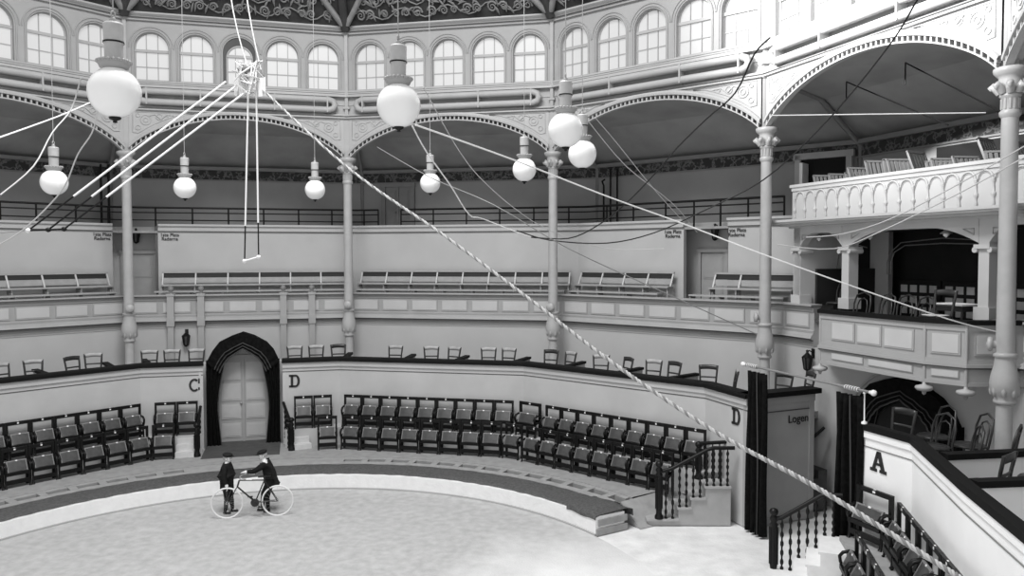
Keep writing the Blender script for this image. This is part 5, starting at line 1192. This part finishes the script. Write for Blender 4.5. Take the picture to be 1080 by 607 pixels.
# ------------------------------------------------------------------ the two boys
def skin_mesh(name, joints, edges, m, parent, sub=2, fr=None, root=0):
    """joints: (x, y, z, rx[, ry])"""
    me = bpy.data.meshes.new(name); me.from_pydata([tuple(fr(*j[:3])) for j in joints], edges, []); me.materials.append(m)
    o = bpy.data.objects.new(name, me); COL.objects.link(o)
    sk = o.modifiers.new('Skin', 'SKIN'); sk.use_smooth_shade = True
    L_ = me.skin_vertices[0].data if len(me.skin_vertices) else None
    for k, j in enumerate(joints):
        L_[k].radius = (j[3], j[4] if len(j) > 4 else j[3]); L_[k].use_root = (k == root)
    sb = o.modifiers.new('Subdivision', 'SUBSURF'); sb.levels = sub; sb.render_levels = sub
    if parent: under(o, parent)
    return o
def chain(n0, n): return [(n0 + k, n0 + k + 1) for k in range(n)]
def ell(mb, c, rx, ry, rz, fr, n=14, m=10, f=None):
    def fn(u, v):
        a = 2 * PI * u; b = PI * v; x, y, z = rx * math.sin(b) * math.cos(a), ry * math.sin(b) * math.sin(a), -rz * math.cos(b)
        if f: x, y, z = f(x, y, z)
        return fr(c[0] + x, c[1] + y, c[2] + z)
    mb.grid(fn, n, m); return mb
def boy(origin, face, J, label, group, cap_kind, coat_long):
    """local frame: x = the way he faces, y = his left, z up; J: joint positions"""
    f = Vector(face).normalized(); lf = Vector((-f.y, f.x, 0)); O_ = Vector(origin)
    fr = lambda x, y, z: O_ + f * x + lf * y + Vector((0, 0, z))
    root = empty('person', O_, 0, label, 'person', group)
    j = J
    pts = []; ed = []
    def P_(p, *r): pts.append((*p, *r)); return len(pts) - 1
    pel = P_(j['pelvis'], .085, .10); wa = P_(j['waist'], .08, .095); chs = P_(j['chest'], .085, .115); nb = P_(j['neck'], .042); hd0 = P_(j['head0'], .040); hd1 = P_(j['head1'], .060, .055)
    ed += [(pel, wa), (wa, chs), (chs, nb), (nb, hd0), (hd0, hd1)]
    for s_ in ('L', 'R'):
        sh = P_(j['sh' + s_], .045); el = P_(j['el' + s_], .036); wr = P_(j['wr' + s_], .024); pm = P_(j['pm' + s_], .026, .02); ed += [(chs, sh), (sh, el), (el, wr), (wr, pm)]
        d = (Vector(j['pm' + s_]) - Vector(j['wr' + s_])).normalized(); up = Vector((0, 0, 1)) if abs(d.z) < .8 else Vector((1, 0, 0)); sd = d.cross(up).normalized(); dn = sd.cross(d)
        for k, ln in enumerate((.046, .052, .050, .040)):
            b = Vector(j['pm' + s_]) + sd * (-.021 + .014 * k) + d * .012; a1 = b + d * ln * .5 - dn * .004; a2 = a1 + (d * .6 - dn * .8).normalized() * ln * .5
            q0 = P_(tuple(b), .0085); q1 = P_(tuple(a1), .0078); q2 = P_(tuple(a2), .0065); ed += [(pm, q0), (q0, q1), (q1, q2)]
        b = Vector(j['wr' + s_]).lerp(Vector(j['pm' + s_]), .5) - sd * .024; a1 = b + d * .03 - sd * .014; q0 = P_(tuple(b), .009); q1 = P_(tuple(a1), .0075); ed += [(wr, q0), (q0, q1)]
        hp = P_(j['hp' + s_], .07); kn = P_(j['kn' + s_], .034); ak = P_(j['ak' + s_], .022); toe = P_(tuple(Vector(j['ak' + s_]).lerp(Vector(j['to' + s_]), .6)), .018, .016); ed += [(pel, hp), (hp, kn), (kn, ak), (ak, toe)]
    skin_mesh('body', pts, ed, m_skin, root, 1, fr)
    # jacket
    g = []; e_ = []
    def Q(p, *r): g.append((*p, *r)); return len(g) - 1
    hem = Q(j['hem'], *coat_long); pl = Q(j['pelvis'], .135, .15); w_ = Q(j['waist'], .125, .14); c_ = Q(j['chest'], .125, .155); n_ = Q(tuple(Vector(j['chest']).lerp(Vector(j['neck']), .80)), .078)
    e_ += [(pl, hem), (pl, w_), (w_, c_), (c_, n_)]
    for s_ in ('L', 'R'):
        sh = Q(j['sh' + s_], .068); el = Q(j['el' + s_], .056); wr = Q(tuple(Vector(j['el' + s_]).lerp(Vector(j['wr' + s_]), .86)), .038); e_ += [(c_, sh), (sh, el), (el, wr)]
    jk = skin_mesh('jacket', g, e_, m_cloth, root, 2, fr, 1)
    for s_ in ('L', 'R'):
        a, b = Vector(j['el' + s_]), Vector(j['wr' + s_]); mb = MB(); mb.tube([fr(*a.lerp(b, .86)), fr(*a.lerp(b, 1.02))], .033, 8); cf = mb.build('cuff', m_shirt); cf.parent = root; cf.matrix_parent_inverse = root.matrix_basis.inverted()
    mb = MB(); n0 = Vector(j['neck']); mb.lathe([(.046, -.03), (.044, -.012), (.042, .002)], 12, lambda x, y, z: fr(n0.x + .006 + x, n0.y + y, n0.z + z)); cf = mb.build('collar', m_shirt); under(cf, root)
    # breeches, stockings, shoes
    g = []; e_ = []; pl = Q(j['pelvis'], .10, .12)
    for s_ in ('L', 'R'):
        hp = Q(j['hp' + s_], .085); md = Q(tuple(Vector(j['hp' + s_]).lerp(Vector(j['kn' + s_]), .55)), .078); kn = Q(j['kn' + s_], .062); be = Q(tuple(Vector(j['kn' + s_]).lerp(Vector(j['ak' + s_]), .25)), .05); e_ += [(pl, hp), (hp, md), (md, kn), (kn, be)]
    skin_mesh('breeches', g, e_, m_cloth2, root, 2, fr)
    for s_ in ('L', 'R'):
        k_, a_ = Vector(j['kn' + s_]), Vector(j['ak' + s_]); mb = MB(); mb.tube([fr(*k_.lerp(a_, t)) for t in (.1, .3, .6, .9, 1.0)], [.046, .052, .044, .036, .036], 10); st_ = mb.build('stocking', m_cloth, None); under(st_, root)
        t_ = Vector(j['to' + s_]); g = []; h_ = Vector((a_.x - (t_.x - a_.x) * .3, a_.y, t_.z + .004))
        q0 = Q(tuple(h_), .034, .034); q1 = Q(tuple(Vector((a_.x, a_.y, a_.z))), .036); q2 = Q(tuple(h_.lerp(t_, .6)), .036, .032); q3 = Q(tuple(t_), .032, .026)
        skin_mesh('shoe', g, [(q1, q0), (q0, q2), (q2, q3)], m_shoe, root, 2, fr, 1)
    # head
    hc = Vector(j['headc']); ha = math.radians(j.get('headyaw', 0)); hp_ = math.radians(j.get('headpitch', 0))
    def hf(x, y, z):
        x, z = x * math.cos(hp_) + z * math.sin(hp_), -x * math.sin(hp_) + z * math.cos(hp_)
        x, y = x * math.cos(ha) - y * math.sin(ha), x * math.sin(ha) + y * math.cos(ha); return fr(hc.x + x, hc.y + y, hc.z + z)
    mb = MB()
    def shape(x, y, z):
        if z < -.02: x = x * (1 + z * 1.2) + .012 * min(1, -z / .08); y = y * (1 + z * 2.2)
        return x, y, z
    ell(mb, (0, 0, 0), .080, .066, .098, hf, 18, 14, shape); mb.lathe([(0, -.012), (.013, -.006), (.011, .012), (0, .03)], 7, lambda x, y, z: hf(.082 + x, y * .9, -.012 + z))
    for s_ in (-1, 1): ell(mb, (-.005, .066 * s_, -.008), .016, .008, .024, hf, 8, 6)
    hd = under(mb.build('head', m_skin), root)
    mb = MB()
    for s_ in (-1, 1): ell(mb, (.072, .026 * s_, .006), .008, .011, .006, hf, 8, 6)
    ell(mb, (.078, 0, -.052), .007, .020, .004, hf, 8, 6); ft = mb.build('eyes_and_mouth', m_wood); under(ft, root)
    mb = MB(); ell(mb, (-.012, 0, .012), .082, .073, .094, hf, 16, 10, lambda x, y, z: (min(x, .03 + max(0, z) * .3), y, max(z, -.05))); under(mb.build('hair', m_hair), root)
    mb = MB(); ell(mb, (-.005, 0, .072), .104, .100, .044, hf, 18, 8); mb.grid(lambda u, v: hf(.06 + .075 * v * math.sin(PI * (.1 + .8 * u)), (-1 + 2 * u) * .078, .058 - .012 * v), 10, 3); mb.lathe([(.088, .04), (.09, .075)], 18, lambda x, y, z: hf(x - .004, y, z), cap=False)
    under(mb.build('cap', m_cloth2), root)
    return root
E3 = tuple(BE)
J1 = dict(pelvis=(0, 0, .66), waist=(.0, 0, .80), chest=(.01, 0, .98), neck=(.015, 0, 1.07), head0=(.02, 0, 1.10), head1=(.02, 0, 1.15), headc=(.025, 0, 1.145), headyaw=-12, headpitch=6, hem=(.005, 0, .49),
          shL=(0, .125, 1.01), elL=(.0, .145, .80), wrL=(.09, .13, .63), pmL=(.10, .125, .59), shR=(0, -.125, 1.01), elR=(-.03, -.145, .79), wrR=(.03, -.15, .60), pmR=(.035, -.15, .555),
          hpL=(0, .06, .62), knL=(.07, .06, .34), akL=(.10, .065, .07), toL=(.22, .07, .03), hpR=(0, -.06, .62), knR=(0.01, -.06, .34), akR=(-.02, -.06, .065), toR=(.10, -.065, .03))
boy((-2.84, 4.33, 0), E3, J1, 'boy in dark coat and cap standing behind the front wheel, facing right', 'boys with the bicycle', 0, (.145, .165))
J2 = dict(pelvis=(-.04, 0, .69), waist=(.0, 0, .83), chest=(.07, 0, 1.01), neck=(.10, 0, 1.10), head0=(.11, 0, 1.13), head1=(.12, 0, 1.18), headc=(.125, 0, 1.185), headyaw=8, headpitch=14, hem=(-.05, 0, .60),
          shL=(.08, .125, 1.03), elL=(.27, .15, .89), wrL=(.46, .10, .875), pmL=(.50, .095, .872), shR=(.07, -.125, 1.03), elR=(.20, -.16, .86), wrR=(.38, -.13, .83), pmR=(.42, -.125, .828),
          hpL=(-.03, .06, .65), knL=(.04, .06, .36), akL=(0.02, .06, .07), toL=(.13, .065, .03), hpR=(-.03, -.06, .65), knR=(.13, -.06, .36), akR=(.15, -.06, .07), toR=(.27, -.06, .03))
boy((-2.03, 4.60, 0), tuple(-BE), J2, 'boy in short jacket and cap leaning over the bicycle, arms reaching left', 'boys with the bicycle', 1, (.118, .135))

# ------------------------------------------------------------------ gas pipes of the upper walk
def pipes(name, runs, r, m, label, cat, grp=None):
    o = empty(name, runs[0][0], 0, label, cat, grp)
    for pts in runs: mb = MB(); mb.tube(pts, r, 6); under(mb.build('pipe', m), o)
    return o
pipes('stand_pipe', [[(4.37, 13.87, 6.06), (4.37, 13.87, 7.95)], [(4.58, 13.74, 6.06), (4.58, 13.74, 7.93)], [(4.16, 13.95, 6.06), (4.16, 13.95, 7.45), (4.12, 13.85, 7.58), (4.2, 13.75, 7.62)]], .03, m_black, 'dark vertical stand pipes on the upper wall right of the third column', 'pipe', 'dark pipes of the upper walk')
pipes('stand_pipe', [[(-10.67, 10.66, 6.06), (-10.67, 10.66, 8.1)], [(-10.52, 10.8, 6.06), (-10.52, 10.8, 8.1)]], .035, m_black, 'dark vertical stand pipes on the upper wall left of the first column', 'pipe', 'dark pipes of the upper walk')
for pa, pb, dz, w in (((10.52, 6.07, 8.98), (11.35, 3.84, 7.62), .42, 'nearer the largest column'), ((9.80, 7.69, 9.0), (10.94, 4.97, 7.60), .35, 'farther from the largest column')):
    a, b = Vector(pa), Vector(pb)
    pipes('gas_boom', [[a, b], [a, a - Vector((0, 0, dz))]], .014, m_black, 'thin dark slanting rod under the ceiling over the balcony, ' + w, 'rod', 'rods over the balcony')
